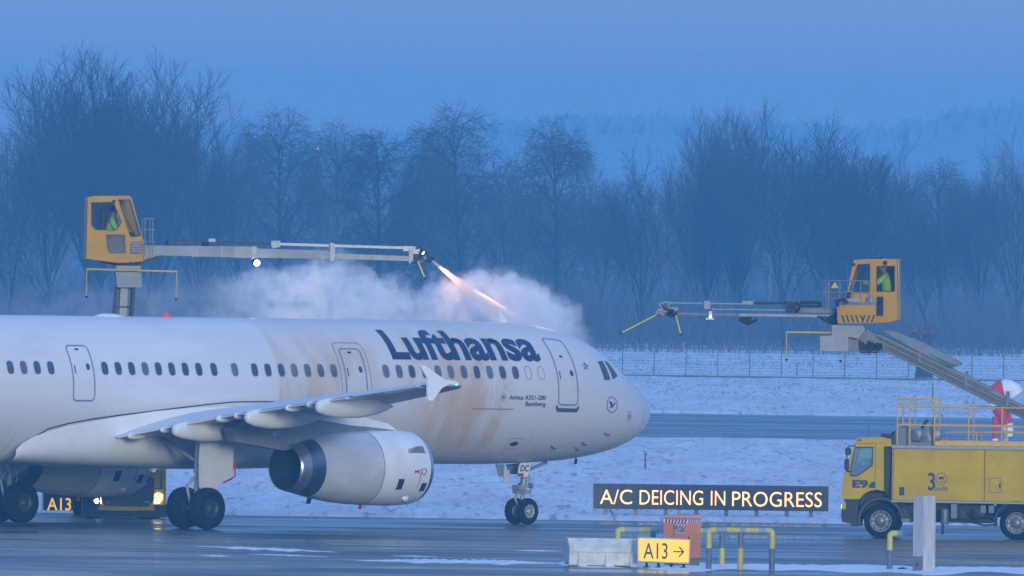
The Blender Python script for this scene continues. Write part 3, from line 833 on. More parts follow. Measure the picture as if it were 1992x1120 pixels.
# ================================================================== people
def person(root_loc, rz, label, joints, jacket_m, hair=None, hood=None, sc=1.0):
    """one skinned body; joints: name -> (x,y,z) in metres from the seat"""
    P = empty('person', root_loc, rz, label, 'person')
    J = joints
    V, E, Rd = [], [], []
    def chain(pts, start=None):
        prev = start
        for (p, r) in pts:
            V.append(Vector(p) * sc); Rd.append(r * sc); i = len(V) - 1
            if prev is not None: E.append((prev, i))
            prev = i
        return prev
    pel = chain([(J['pelvis'], .13)])
    ch = chain([(J['waist'], .125), (J['chest'], .15)], pel)
    nk = chain([(J['neck'], .06)], ch)
    hc = Vector(J['head'])
    chain([(hc - Vector((0,0,.07)), .075), (hc, .098), (hc + Vector((0,0,.07)), .085)], nk)
    for s in ('l', 'r'):
        sh = chain([(J['shoulder_'+s], .068), (J['elbow_'+s], .046), (J['wrist_'+s], .030)], ch)
        w, el = Vector(J['wrist_'+s]), Vector(J['elbow_'+s]); d = (w - el).normalized(); q = d.cross(Vector((0,0,1))).normalized()
        palm = chain([(w + d*.06, .034)], sh)
        for k, ln in enumerate((.075, .085, .08, .062)):
            b = w + d*.09 + q*(k-1.5)*.021
            chain([(b, .010), (b + d*ln*.5 + Vector((0,0,-.008)), .009), (b + d*ln + Vector((0,0,-.03)), .008)], palm)
        chain([(w + d*.04 + q*.045, .012), (w + d*.08 + q*.06, .010)], palm)
        chain([(J['knee_'+s], .075), (J['ankle_'+s], .05), (Vector(J['ankle_'+s]) + Vector((J.get('fx', .14), 0, -.05)), .045)], chain([(J['hip_'+s], .10)], pel))
    def skinmesh(name, V, E, Rd, m, parent, sub=1):
        me = bpy.data.meshes.new(name); me.from_pydata([tuple(v) for v in V], E, []); me.materials.append(m)
        o = bpy.data.objects.new(name, me); COL.objects.link(o); o.parent = parent
        o.modifiers.new('skin', 'SKIN').use_smooth_shade = True
        for i, sv in enumerate(me.skin_vertices[0].data): sv.radius = (Rd[i], Rd[i]); sv.use_root = (i == 0)
        su = o.modifiers.new('sub', 'SUBSURF'); su.levels = sub; su.render_levels = sub
        return o
    if not len(V): return P
    body = skinmesh('body', V, E, Rd, mat('skin_tone', (.45,.27,.20), .55), P)
    # jacket over torso and arms
    V, E, Rd = [], [], []
    p0 = chain([(J['pelvis'], .155), (J['waist'], .155), (J['chest'], .185), (Vector(J['neck']) - Vector((0,0,.03)), .085)])
    for s in ('l', 'r'):
        i0 = 2
        chain([(J['shoulder_'+s], .095), (J['elbow_'+s], .072), (Vector(J['wrist_'+s])*.96 + Vector(J['elbow_'+s])*.04, .052)], i0)
    skinmesh('jacket', V, E, Rd, jacket_m, P)
    V, E, Rd = [], [], []
    for s in ('l', 'r'):
        h = chain([(J['pelvis'], .14), (J['hip_'+s], .115), (J['knee_'+s], .088), (J['ankle_'+s], .068)])
    skinmesh('trousers', V, E, Rd, mat('dark_trousers', (.02,.022,.03), .8), P)
    fx = Vector(J.get('face', (1,0,0)))
    mb = MB(); mb.sphere((hc + fx*.10 + Vector((0,0,-.01))) * sc, .022*sc, 8); mb.build('nose', mat('skin_tone', (.45,.27,.20), .55), P)
    sd = fx.cross(Vector((0,0,1)))
    mb = MB()
    for k in (-1, 1): mb.sphere((hc + fx*.085 + sd*.035*k + Vector((0,0,.02))) * sc, .012*sc, 6)
    mb.obox((hc + fx*.088 - sd*.025 + Vector((0,0,-.055))) * sc, (hc + fx*.088 + sd*.025 + Vector((0,0,-.055))) * sc, .012, .008); mb.build('face_features', M_BLACK, P)
    if hair:
        mb = MB(); mb.sphere((hc - fx*.02 + Vector((0,0,.05))) * sc, .115*sc, 12, 0, (1,1,.85)); mb.build('hair', hair, P)
    if hood:
        mb = MB(); mb.sphere((hc - fx*.015 + Vector((0,0,.045))) * sc, .15*sc, 14, 0, (1,1,1.02)); mb.build('helmet', hood, P)
    return P
M_NEON = mat('neon_yellow_jacket', (.60,.95,.03), .7, noise=.12, nscale=9)

def vwheel(parent, c, Rw, w, near=-1, twin=False, n=28):
    """truck wheel, axle along local y, hub facing -y"""
    we = bpy.data.objects.new('wheel', None); COL.objects.link(we); we.parent = parent; we.location = c; we.empty_display_size = .2
    mb = MB(); o = Vector((0, -w/2, 0)); e = w
    mb.lathe([(.12*e,.30),(.02*e,.33),(0,Rw*.80),(.06*e,Rw*.93),(.16*e,Rw),(.84*e,Rw),(.94*e,Rw*.93),(e,Rw*.80),(.98*e,.33),(.9*e,.30)], o, (0,1,0), n)
    for k in range(36):
        a = 2*math.pi*k/36; mb.obox((math.cos(a)*(Rw-.004), -w*.3, math.sin(a)*(Rw-.004)), (math.cos(a)*(Rw-.004), w*.3, math.sin(a)*(Rw-.004)), .02, .03, up=(math.cos(a),0,math.sin(a)))
    mb.build('tyre', M_TYRE, we)
    mb = MB(); mb.lathe([(.10*e,.31),(.06*e,.30),(.14*e,.275),(.22*e,.25),(.22*e,.14),(.10*e,.12),(.02*e,.09),(.01*e,.001)], o, (0,1,0), n)
    for k in range(10):
        a = 2*math.pi*k/10; mb.lathe([(0,.018),(.07,.018),(.071,.001)], o + Vector((math.cos(a)*.19, .20*e, math.sin(a)*.19)), (0,-1,0), 6)
    for k in range(8):
        a = 2*math.pi*k/8; mb.lathe([(0,.035),(.004,.035),(.0045,.001)], o + Vector((math.cos(a)*.262, .185*e, math.sin(a)*.262)), (0,-1,0), 8, 1)
    mb.build('rim', [M_RIM, M_BLACK], we)
    return we

# ================================================================== the de-icing vehicle on the right
F1 = Frame(1712, 504.0, yaw=R(-5))
T1 = empty('deicing_truck', F1.o, R(-5), 'yellow de-icing truck seen from its side at the right, boom held out to the left', 'de-icing truck')
def q1(px, py, ly=0.0): return F1.lp(px, py, ly)
def quadstrip(P, y0, y1, mb, m=0, skip=()):
    n = len(P)
    v = [(a, y0, b) for a, b in P] + [(a, y1, b) for a, b in P]
    mb.add(v, [(i, (i+1) % n, n+(i+1) % n, n+i) for i in range(n) if i not in skip], m)
Wd = 2.45
# cab
co = [(1662,863),(1664,855.5),(1668,852),(1690,850.8),(1716,850),(1733,854),(1734.5,868),(1719,868.5),(1719,955),(1706,952.5),(1691,955),(1680,961),(1672,970.5),(1640,971),(1637,965),(1635.8,942),(1640,936),(1640.5,922),(1645,915.5)]
wo_ = rpoly([(1663,868.8),(1699,868.8),(1698,905),(1683,916.5),(1666,927.2),(1653,926),(1655,906.8)], 2.5)
CO = F1.pts(co); WO = F1.pts(wo_)
cz = CO
mb = MB(); mb.plate([CO, WO], 0, .07); mb.plate([CO, WO], Wd-.07, Wd)
quadstrip(CO, .07, Wd-.07, mb, 0, skip=(17, 18))
# front wall below the windscreen, roof corner
cab = mb.build('cab', M_YEL, T1, bevel=.012)
wsl = F1.pts([(1645,915.5),(1662,863)])
mb = MB(); mb.add([(wsl[0][0], .1, wsl[0][1]), (wsl[0][0], Wd-.1, wsl[0][1]), (wsl[1][0], Wd-.1, wsl[1][1]), (wsl[1][0], .1, wsl[1][1])], [(0,1,2,3)]); mb.build('windscreen', M_GLASS, cab)
mb = MB(); mb.plate([WO], .03, .04); mb.build('door_window', glass('pale_cab_glass', (.22,.36,.42), .55), cab)
mb = MB(); 
for w_ in (WO,): mb.plate([w_, inset(w_, .035)], -.008, .03)
mb.build('window_seal', M_BLACK, cab)
lo = F1.pts([(1666,907),(1672,903),(1684,905),(1697,906),(1683,916.5),(1666,927),(1654,925.5)])
mb = MB(); mb.plate([lo], .045, .06); cs = F1.lp(1676, 906); mb.tube([(cs[0]-.2, .45, cs[1]-.18), (cs[0]-.05, .45, cs[1]+.05)], .03, 8); mb.lathe([(0,.2),(.02,.22),(.04,.2)], (cs[0]-.08, .45, cs[1]+.06), (-.5,0,.8), 18)
mb.box(CO[7][0]-.55, CO[7][0]-.1, .3, Wd-.3, CO[8][1], CO[8][1]+.9); mb.build('cab_interior', M_BLACK, cab)
mb = MB(); a, b = F1.lp(1703, 940); s0 = F1.pts([(1702.3,865),(1703.3,865),(1703.3,953),(1702.3,953)]); mb.plate([s0], -.004, .01)
s0 = F1.pts([(1662,861.8),(1717,861.3),(1717,862.2),(1662,862.7)]); mb.plate([s0], -.004, .01); mb.build('door_seam', mat('dark_seam', (.12,.09,.02), .6), cab)
mb = MB(); s0 = F1.pts([(1668.5,855),(1675,854.4),(1675,857),(1668.5,857.5)]); mb.plate([s0], -.012, .01); mb.build('marker_lamp', M_BLACK, cab)
mb = MB(); x0, z0 = F1.lp(1657.8, 949); x1, z1 = F1.lp(1689, 933.3)
v, f = textfit('E9', x0, x1, z0, z1, .05); mb.add([(p[0], -.006, p[1]) for p in v], f)
s0 = F1.pts([(1690,948.8),(1691,943),(1696,937.5),(1702,937),(1702,948.8)]); s1 = F1.pts([(1694,946.3),(1697.5,942.2),(1699,942.2),(1699,946.3)]); mb.plate([s0], -.006, -.003); mb.build('fleet_number', M_NAVY, cab)
# rear wall gap with intake
mb = MB(); s0 = F1.pts([(1719,869),(1734,869),(1735,972),(1722,962),(1719,955)]); mb.plate([s0], .25, Wd-.25); 
x0, z0 = F1.lp(1728, 960)
for k in range(4): mb.tube([(x0-.02, .2+.05*k, z0-.1), (x0+.08, .15+.04*k, z0+.5), (x0+.1, .3, z0+1.1)], .02, 6)
mb.build('intake_stack', M_BLACK, T1)
# bumper, mud guard, headlight
mb = MB(); s0 = F1.pts([(1640,971),(1673,971),(1669,982),(1667.5,1024),(1655,1024),(1655,1019),(1638,1015),(1636,1006),(1636.5,991),(1641,990),(1646,980)]); mb.plate([s0], .06, Wd-.06); mb.build('front_bumper', M_BLACK, T1, bevel=.02)
mb = MB(); s0 = F1.pts([(1637.5,980),(1645.5,979.5),(1645,990),(1637,991)]); mb.plate([s0], .02, .35); 
s1 = [(a, b) for a, b in s0]; hl = mb.build('headlight', M_YEL, T1, bevel=.015)
mb = MB(); mb.box(s0[0][0]-.02, s0[0][0]+.0, .06, .3, s0[2][1]+.02, s0[0][1]-.02); mb.build('lens', mat('warm_lamp_lens', (.8,.7,.5), .2, emit=(1,.8,.45), estr=2.0), hl)
fc = F1.lp(1713, 1011); rcx = F1.lp(1977, 1019)
RW = .475
mb = MB(); V = []; F_ = []
for k in range(15):
    a = R(195 - k*13.5)
    for r_, y_ in ((.66,.0),(.57,.0),(.57,.6),(.66,.6)): V.append((fc[0] + r_*math.cos(a)*1.0, y_, RW + .02 + r_*math.sin(a)))
for k in range(14):
    for j in range(4): F_.append((k*4+j, k*4+(j+1)%4, (k+1)*4+(j+1)%4, (k+1)*4+j))
mb.add(V, F_, 0, False); mb.build('mudguard', mat('mudguard_plastic', (.03,.035,.04), .5), T1, bevel=.02)
mb = MB(); V = []; F_ = []
for k in range(15):
    a = R(190 - k*13)
    for r_, y_ in ((.64,.0),(.58,.0),(.58,.6),(.64,.6)): V.append((rcx[0] + r_*math.cos(a), y_, RW + r_*math.sin(a)))
for k in range(14):
    for j in range(4): F_.append((k*4+j, k*4+(j+1)%4, (k+1)*4+(j+1)%4, (k+1)*4+j))
mb.add(V, F_, 0, False); mb.build('mudguard', MATS['mudguard_plastic'], T1, bevel=.02)
for x in (fc[0], rcx[0]):
    vwheel(T1, (x, .19, RW), RW, .32)
    w2 = vwheel(T1, (x, Wd-.19, RW), RW, .32)
# mirrors
mb = MB()
for P in (rpoly([(1645,871.5),(1651,870),(1656.5,872),(1656,883.5),(1651,886),(1645.5,884)], 2), rpoly([(1643.5,894),(1647,891),(1652,892),(1652.6,912),(1650,915.5),(1644,914)], 2)):
    mb.plate([F1.pts(P)], -.28, -.10)
a0 = F1.lp(1649, 871); b0 = F1.lp(1664, 867); c0_ = F1.lp(1648, 891); d0 = F1.lp(1648, 885); e0_ = F1.lp(1650, 915); g0 = F1.lp(1654, 918)
mb.tube([(a0[0], -.18, a0[1]), (a0[0]+.05, -.15, a0[1]+.06), (b0[0], .0, b0[1])], .018, 6); mb.tube([(d0[0], -.18, d0[1]), (c0_[0], -.18, c0_[1])], .018, 6); mb.tube([(e0_[0], -.18, e0_[1]), (g0[0], .0, g0[1])], .018, 6)
mb.build('wing_mirror', M_BLACK, T1, bevel=.02)
mb = MB(); a0 = F1.lp(1688, 851); b0 = F1.lp(1688, 829); mb.tube([(a0[0], .4, a0[1]), (b0[0], .4, b0[1])], .008, 5); a0 = F1.lp(1722, 849); mb.box(a0[0]-.15, a0[0]+.25, .3, 1.6, a0[1]-.03, a0[1]+.07); mb.build('roof_antenna', M_DARK, cab)
# body
ex = 7.4
bt = q1(1735, 872)[1]; bb = q1(1735, 972.5)[1]; bx = q1(1735, 900)[0]
mb = MB(); mb.box(bx, ex, 0, Wd, bb, bt); body = mb.build('body', M_YEL, T1, bevel=.02)
mb = MB(); mb.box(bx-.02, ex+.02, -.03, Wd+.03, bt + .002, bt+.10); mb.build('roof_rail', M_LGREY, body, bevel=.01)
mb = MB(); mb.box(bx, ex, -.015, Wd+.015, bb-.062, bb-.002); mb.build('side_rail', M_LGREY, body, bevel=.006)
sx = q1(1915.3, 920)[0]
mb = MB(); mb.box(sx-.012, sx+.012, -.004, .02, bb+.002, bt-.002); mb.box(bx+.03, bx+.05, -.004, .02, bb+.002, bt-.002)
mb.build('panel_seam', mat('dark_seam', (.12,.09,.02), .6), body)
mb = MB(); x0, z0 = q1(1749.5, 963); x1, z1 = q1(1759, 947.5); mb.box(x0, x1, -.02, .02, z0, z1); mb.box(x0+.04, x1-.04, -.026, .0, z0+.05, z1-.04, 1); mb.build('control_panel', [M_BLACK, mat('blue_switch_cover', (.02,.06,.25), .4)], body)
mb = MB(); h0 = F1.pts([(1924,958.5),(1924.5,929),(1948,929.3),(1948,958.8)]); mb.plate([h0, inset(h0, .025)], -.014, .004); x0, z0 = q1(1943.7, 948.5); x1, z1 = q1(1946.3, 940); mb.box(x0, x1, -.02, .0, z0, z1, 1); mb.build('inspection_hatch', [M_GREY, M_BLACK], body)
mb = MB(); 
for px, py in ((1741,949),(1741,956)): 
    x0, z0 = q1(px, py)
    for k in range(3): mb.box(x0+k*.05, x0+k*.05+.03, -.003, .002, z0, z0+.012)
mb.build('instruction_label', M_SEAM, body)
# the anniversary lettering: a 3, a ringed crest for the 0, and the word below
mb = MB(); x0, z0 = q1(1804.8, 954); x1, z1 = q1(1819.5, 919)
v, f = textfit('3', x0, x1, z0, z1, .015); mb.add([(p[0], -.005, p[1]) for p in v], f)
cx, cz_ = q1(1830.8, 931.5); ro = .165
lp_ = [(cx + ro*.93*math.cos(2*math.pi*k/32), cz_ + ro*1.12*math.sin(2*math.pi*k/32)) for k in range(32)]
mb.plate([lp_, inset(lp_, .018)], -.006, -.003)
for P in ([(-.09,.03),(-.03,.06),(.05,.07),(.09,.03),(.06,.02),(.07,-.06),(.03,.0),(-.02,-.01),(-.05,-.05),(-.055,.0)], [(-.06,-.09),(.05,-.10),(.04,-.075),(-.05,-.07)]):
    mb.plate([[(cx+a, cz_+b) for a, b in P]], -.006, -.003)
x0, z0 = q1(1818, 956.5); x1, z1 = q1(1843.5, 947.3)
v, f = textfit('JAHRE', x0, x1, z0, z1, .012); mb.add([(p[0], -.005, p[1]) for p in v], f)
mb.build('anniversary_lettering', M_NAVY, body)
# chassis and underfloor gear
mb = MB(); mb.box(bx-.6, ex, .75, 1.0, .62, .92); mb.box(bx-.6, ex, 1.45, 1.7, .62, .92)
mb.box(bx+.1, rcx[0]-.75, .55, Wd-.35, .45, bb-.07); 
x0, z0 = q1(1831, 1020); x1, z1 = q1(1844, 987); mb.lathe([(0,.09),(.0,.12),(.42,.12),(.45,.06)], ((x0+x1)/2, .1, z0), (0,0,1), 16, 1)
x0, z0 = q1(1849, 1008.6); x1, z1 = q1(1862, 980); mb.box(x0, x1, .02, .35, z0, z1, 1)
x0, z0 = q1(1752, 1018); mb.box(x0, x0+.26, .05, .5, z0+.05, z0+.14, 1)
for px, py, r_ in ((1757,1000,.17),(1790,1000,.15),(1870,1000,.14),(1903,998,.16)):
    x0, z0 = q1(px, py); mb.lathe([(0,r_),(.4,r_),(.41,.001)], (x0, .15, z0), (0,1,0), 18, 0); mb.lathe([(0,r_),(-.01,.001)], (x0, .15, z0), (0,1,0), 18, 0)
for px0, px1, py in ((1880,1935,1010),(1885,1930,1000),(1890,1940,1016)):
    a = q1(px0, py); b = q1(px1, py+4); mb.tube([(a[0], .2, a[1]), ((a[0]+b[0])/2, .15, a[1]-.08), (b[0], .2, b[1])], .03, 6)
for px in (1912, 1928): a = q1(px, 990); mb.box(a[0]-.08, a[0]+.08, .1, .4, a[1]-.12, a[1]+.1, 1)
a = q1(1832, 1036); mb.box(a[0]-.02, a[0]+.02, .1, .55, .12, .5)
mb.build('chassis', [M_DARK, M_GREY], T1, bevel=.012)
mb = MB(); mb.plate([F1.pts([(1668,962),(1684,957),(1692,953.5),(1722,953.5),(1737,960),(1737,1003),(1668,1012)])], .62, Wd-.62); mb.plate([F1.pts([(1935,976),(2030,976),(2030,1006),(1935,1006)])], .7, Wd-.7); mb.build('wheel_well', M_BLACK, T1)
# walkway railings on the roof
def railing(mb, pxs, tops, base_py, ly, rails):
    pass
zr = bt + .10
mb = MB()
def X1(px, py=820, ly=0.0): return q1(px, py, ly)[0]
def Z1(py, px=1850, ly=0.0): return q1(px, py, ly)[1]
for ly in (.06, Wd-.06):
    for px, top in ((1745.6,775),(1769.5,776),(1817.7,777),(1884,792),(1949,794),(2012,795)):
        x = X1(px); mb.tube([(x, ly, zr), (x, ly, Z1(top, px))], .022, 6)
    x0, x1_ = X1(1745.6), X1(1817.7); z = Z1(775.5, 1780); mb.tube([(x0, ly, z), (x1_-.1, ly, z), (x1_, ly, z-.1)], .022, 6)
    xe = X1(2012)
    for py in (791, 827.5): z = Z1(py, 1800); mb.tube([(x0, ly, z), (xe, ly, z)], .022, 6)
    x2 = X1(1842); z = Z1(840.5, 1880); mb.tube([(x2, ly, zr), (x2, ly, z), (xe, ly, z)], .018, 6); x3 = X1(1900); mb.tube([(x3, ly, zr), (x3, ly, z)], .016, 6)
for py in (776, 791, 827): z = Z1(py, 1746); x0 = X1(1745.6); mb.tube([(x0, .06, z), (x0, Wd-.06, z)], .022, 6)
mb.build('roof_railing', M_RAILY, T1)
mb = MB(); mb.box(X1(1819), ex, -.01, .12, zr+.001, Z1(857.5, 1830)); mb.box(X1(1819), ex, Wd-.12, Wd+.01, zr+.001, Z1(857.5, 1830)); mb.build('walkway_kerb', M_RAILY, T1, bevel=.01)
# hose reel and pump on the front of the roof
mb = MB(); x0 = X1(1757); z0 = Z1(847, 1757)
for y_ in (.35, .75): mb.lathe([(0,.27),(.03,.27),(.031,.001)], (x0, y_, z0), (0,1,0), 26); mb.lathe([(0,.27),(-.001,.001)], (x0, y_, z0), (0,1,0), 26)
mb.lathe([(0,.15),(.4,.15)], (x0, .36, z0), (0,1,0), 20, 1)
mb.box(x0-.28, x0+1.05, .3, .9, zr, zr+.08)
for dx, dz, r_ in ((.36,.04,.18),(.64,-.02,.24),(.85,.05,.2)): mb.lathe([(0,.02),(.01,r_),(.45,r_),(.46,.02)], (x0+dx, .3, z0+dz-.02), (0,1,0), 20)
mb.box(x0+.2, x0+.95, .5, 1.3, zr, z0+.12); mb.tube([(x0+.72,.4,z0+.1),(x0+.86,.4,z0+.5),(x0+.86,.4,z0+.72)], .025, 6); mb.tube([(x0+.5,.35,z0+.2),(x0+.66,.4,z0+.45)], .05, 8, 1)
mb.tube([(x0-.5,.4,zr-.1),(x0-.4,.5,zr+.25),(x0-.2,.5,z0+.1)], .06, 8, 1); mb.tube([(x0+1.0,.4,z0),(x0+1.35,.4,z0+.02),(x0+1.35,.4,zr)], .02, 6)
mb.build('hose_reel', [M_GREY, M_HOSE], T1, bevel=.01)
# boom turret beyond the right edge, boom up to the cabin
YB = 1.22
bh = q1(2085, 846, YB)
mb = MB(); mb.box(bh[0]-.9, bh[0]+1.1, .5, Wd-.5, zr, zr+.22); mb.box(bh[0]-.35, bh[0]+.55, .8, Wd-.8, zr+.22, bh[1]+.35); mb.lathe([(0,.2),(1.3,.2),(1.31,.001)], (bh[0], YB-.65, bh[1]), (0,1,0), 20); mb.build('boom_turret', M_LGREY, T1, bevel=.03)
def beam(mb, p, q, w, h, m=0):
    """p, q: (px, py) on the boom plane; centre line"""
    a, b = F1.lp(*p, YB), F1.lp(*q, YB); mb.obox((a[0], YB, a[1]), (b[0], YB, b[1]), w, h, m)
mb = MB(); beam(mb, (1690,655), (2085,846), .42, .34); b_ = mb.build('main_boom', mat('boom_grey', (.20,.215,.235), .5, .2, noise=.25, nscale=2), T1, bevel=.02)
mb = MB(); beam(mb, (1706,650), (1930,757), .50, .10); beam(mb, (1730,681), (2060,842), .34, .16); mb.build('boom_sleeve', M_GREY, b_, bevel=.01)
mb = MB(); y_ = YB - .24
for off in (0, 7, 12):
    a, b = F1.lp(1688, 647 + off, YB), F1.lp(2080, 838 + off, YB); mb.tube([(a[0], y_, a[1]), (b[0], y_, b[1])], .022, 6)
for px, py in ((1790,690),(1880,735),(1960,775)):
    a = F1.lp(px, py, YB); mb.box(a[0]-.04, a[0]+.04, YB-.27, YB+.27, a[1]-.22, a[1]+.2)
a = F1.lp(1882, 745, YB); mb.tube([(a[0], y_, a[1]+.1), (a[0]-.08, y_, a[1]-.13), (a[0]+.16, y_, a[1]-.13)], .02, 5); mb.build('boom_pipe', M_GREY, b_)
P = F1.pts([(1716,642),(1740,643),(1800,668),(1869,704),(1871,710),(1850,715),(1800,690)], YB); mb = MB(); mb.plate([P], YB-.33, YB+.33, 0)
P = F1.pts([(1806,686),(1850,706),(1867,711),(1850,715.5)], YB); mb.plate([P], YB-.338, YB-.332, 1); P = F1.pts([(1703,643),(1716,642.5),(1727,648),(1712,648)], YB); mb.plate([P], YB-.345, YB-.3, 1)
mb.build('cable_tray', [mat('tray_grey', (.20,.24,.27), .6, noise=.25, nscale=4), mat('green_panel', (.01,.13,.07), .5)], b_)
# pivot block under the cabin
mb = MB(); P = F1.pts([(1621,632),(1682,633),(1686,640),(1672,658),(1653,655),(1653,683),(1598,682),(1598,653),(1621,653)], YB); mb.plate([P], YB-.55, YB+.55); 
P = F1.pts([(1653,652),(1690,640),(1724,672),(1722,678),(1660,682),(1653,682)], YB); mb.plate([P], YB-.28, YB+.28, 1)
piv = mb.build('boom_pivot', [M_LGREY, M_GREY], T1, bevel=.012)
mb = MB()
for k in range(6):
    a = F1.lp(1675 + k*6, 662 + (k % 3)*3, YB); b = F1.lp(1686 + k*5, 685 - (k % 3)*4, YB); c = F1.lp(1708, 668, YB)
    mb.tube([(a[0], YB-.35-.03*k, a[1]), (a[0]+.02, YB-.4, b[1]), (b[0]+.1, YB-.4, b[1]), (c[0]+.02*k, YB-.3, c[1])], .032, 6)
mb.build('hose_loop', M_HOSE, piv)
mb = MB()
a = F1.lp(1532, 646, YB); b = F1.lp(1619, 646.8, YB); c = F1.lp(1532, 699, YB); d = F1.lp(1637, 686, YB); e_ = F1.lp(1637, 702, YB)
mb.tube([(b[0], YB-.4, b[1]), (a[0], YB-.4, a[1])], .03, 6, 0); mb.tube([(a[0], YB-.4, a[1]), (c[0], YB-.4, c[1])], .014, 5, 0); mb.sphere((c[0], YB-.4, c[1]), .04, 8, 1); mb.tube([(d[0], YB-.4, d[1]), (e_[0], YB-.4, e_[1])], .012, 5, 0); mb.sphere((e_[0], YB-.4, e_[1]), .04, 8, 1)
mb.build('feeler_bar', [M_RAILY, M_BLACK], piv)

def cabin(F, T, outline, wins, ly0, ly1, screen_edges, extra=None):
    O = F.pts(outline, ly0); Ws = [F.pts(rpoly(w, 2.5), ly0) for w in wins]
    mb = MB(); mb.plate([O] + Ws, ly0, ly0+.06)
    O2 = O; mb.plate([O2] + Ws[:1], ly1-.06, ly1)
    quadstrip(O, ly0+.06, ly1-.06, mb, 0, skip=screen_edges)
    cb = mb.build('operator_cabin', M_CABY, T, bevel=.015)
    for i, w in enumerate(Ws):
        mb = MB(); mb.plate([w], ly0+.025, ly0+.033); mb.build('window', M_GLASS if i in extra else M_DGLASS, cb)
        mb = MB(); mb.plate([w, inset(w, .032)], ly0-.008, ly0+.02); mb.build('window_seal', M_BLACK, cb)
    mb = MB(); mb.plate([Ws[0]], ly1-.035, ly1-.028); mb.build('far_window', M_GLASS, cb)
    for k in screen_edges:
        a, b = O[k], O[(k+1) % len(O)]
        mb = MB(); mb.add([(a[0], ly0+.08, a[1]), (a[0], ly1-.08, a[1]), (b[0], ly1-.08, b[1]), (b[0], ly0+.08, b[1])], [(0,1,2,3)]); mb.build('windscreen', M_GLASS, cb)
    return cb, O
out1 = [(1745,504),(1746,622.5),(1729,626.5),(1704,628),(1644,628),(1643,585),(1649,566),(1660,509),(1662,505.5),(1690,503.4)]
w1 = [(1668,513.5),(1692.8,512.5),(1692.8,567.5),(1664,568),(1652,564.5)]
w2 = [(1705,517),(1741,516.5),(1741,567.5),(1705,567.5)]
w3 = [(1705,576.5),(1718.5,576.5),(1718.5,614.5),(1704.8,614.5)]
c1, O1 = cabin(F1, T1, out1, [w1, w2, w3], .45, 2.0, (6,), extra=(0, 1))
mb = MB(); P = F1.pts([(1628,593.3),(1703.5,593.3),(1703.5,628),(1630,628.5)], .3); mb.plate([P], .30, .45); 
for k, (a, b) in enumerate([(1636,1641),(1645,1650),(1654,1659),(1663,1668)]):
    mb.plate([F1.pts([(a,612.5),(a+3.3,612.5),(b+3.3,627),(b,627)], .3)], .294, .299, 1)
for a in (1690, 1699, 1681): mb.plate([F1.pts([(a,612.5),(a+3.3,612.5),(a-2,627),(a-5.3,627)], .3)], .294, .299, 1)
mb.plate([F1.pts([(1672,612.5),(1675.3,612.5),(1679,619),(1678,625)], .3)], .294, .299, 1)
mb.build('chevron_box', [M_CABY, M_BLACK], c1)
mb = MB()
for px in (1697, 1706, 1714): a = F1.lp(px, 503, .5); mb = MB(); mb.box(a[0]-.05, a[0]+.05, .6, .72, O1[9][1]-.02, O1[9][1]+.05); mb.build('roof_lamp', M_BLACK, c1, bevel=.01)
for px, py, r_ in ((1722,511,.06),(1652,571,.055),(1651,576.5,.06),(1661,514,.045)):
    a = F1.lp(px, py, .4); mb = MB(); mb.lathe([(0,.3*r_),(.02,r_),(.06,r_),(.07,.5*r_),(.071,.001)], (a[0], .44, a[1]), (0,-1,0), 12); mb.build('work_light', M_BLACK, c1)
mb = MB(); a = F1.lp(1746, 503, .45); b = F1.lp(1747, 622, .45); mb.tube([(a[0]+.02, .47, a[1]), (b[0]+.02, .47, b[1])], .022, 6); mb.build('grab_pole', M_LGREY, c1)
mb = MB(); a = F1.lp(1687, 589, .2); mb.box(a[0]-.55, a[0]+.25, .32, .44, a[1]-.06, a[1]+.02, 0); mb.box(a[0]-.02, a[0]+.1, .33, .42, a[1]+.02, a[1]+.16, 2); b = F1.lp(1694, 583, .2); mb.lathe([(-.08,.09),(.0,.08),(.12,.03),(.13,.001)], (b[0], .36, b[1]), (0,0,1), 12, 1); c = F1.lp(1658, 586, .2); mb.box(c[0]-.16, c[0]+.2, .32, .44, c[1]-.1, c[1]+.08, 1); mb.build('pump_unit', [M_GREY, M_LGREY, M_REDM], c1)
mb = MB(); P = F1.pts([(1629,596),(1629,588),(1634,583),(1643,582),(1649,590)], .25); mb.tube([(a, .25, b) for a, b in P], .05, 8); mb.build('hose_arch', M_HOSE, c1)
# seat in the cabin
mb = MB(); a = F1.lp(1726, 560, 1.1); mb.box(a[0]-.1, a[0]+.12, .8, 1.35, a[1]-.55, a[1]+.3); mb.box(a[0]-.5, a[0]+.1, .8, 1.35, a[1]-.6, a[1]-.48); a = F1.lp(1668, 580, 1.1); mb.box(a[0]-.1, a[0]+.25, .7, 1.5, a[1]-.3, a[1]+.02); mb.build('cabin_seat', M_BLACK, c1, bevel=.03)
# spray boom of the right vehicle
YS = 1.1
def bx1(mb, px0, py0, px1, py1, y0, y1, m=0):
    a = F1.lp(px0, py0, YS); b = F1.lp(px1, py1, YS); mb.box(a[0], b[0], y0, y1, a[1], b[1], m)
mb = MB(); bx1(mb, 1438, 609.3, 1626, 617.5, YS-.22, YS+.22, 0); bx1(mb, 1530, 597.5, 1632, 609, YS-.16, YS+.16, 1); bx1(mb, 1385, 600, 1532, 604.5, YS-.12, YS+.12, 0); bx1(mb, 1319, 607.6, 1440, 614.5, YS-.10, YS+.10, 1)
sb1 = mb.build('spray_boom', [M_LGREY, M_GREY], T1, bevel=.006)
mb = MB(); bx1(mb, 1293, 587.5, 1444, 592.3, YS-.05, YS+.05, 0); bx1(mb, 1444, 585, 1466, 592.6, YS-.08, YS+.08, 0); bx1(mb, 1370, 585, 1382, 601, YS-.14, YS+.14, 0); bx1(mb, 1291, 586, 1300, 608, YS-.1, YS+.1, 0)
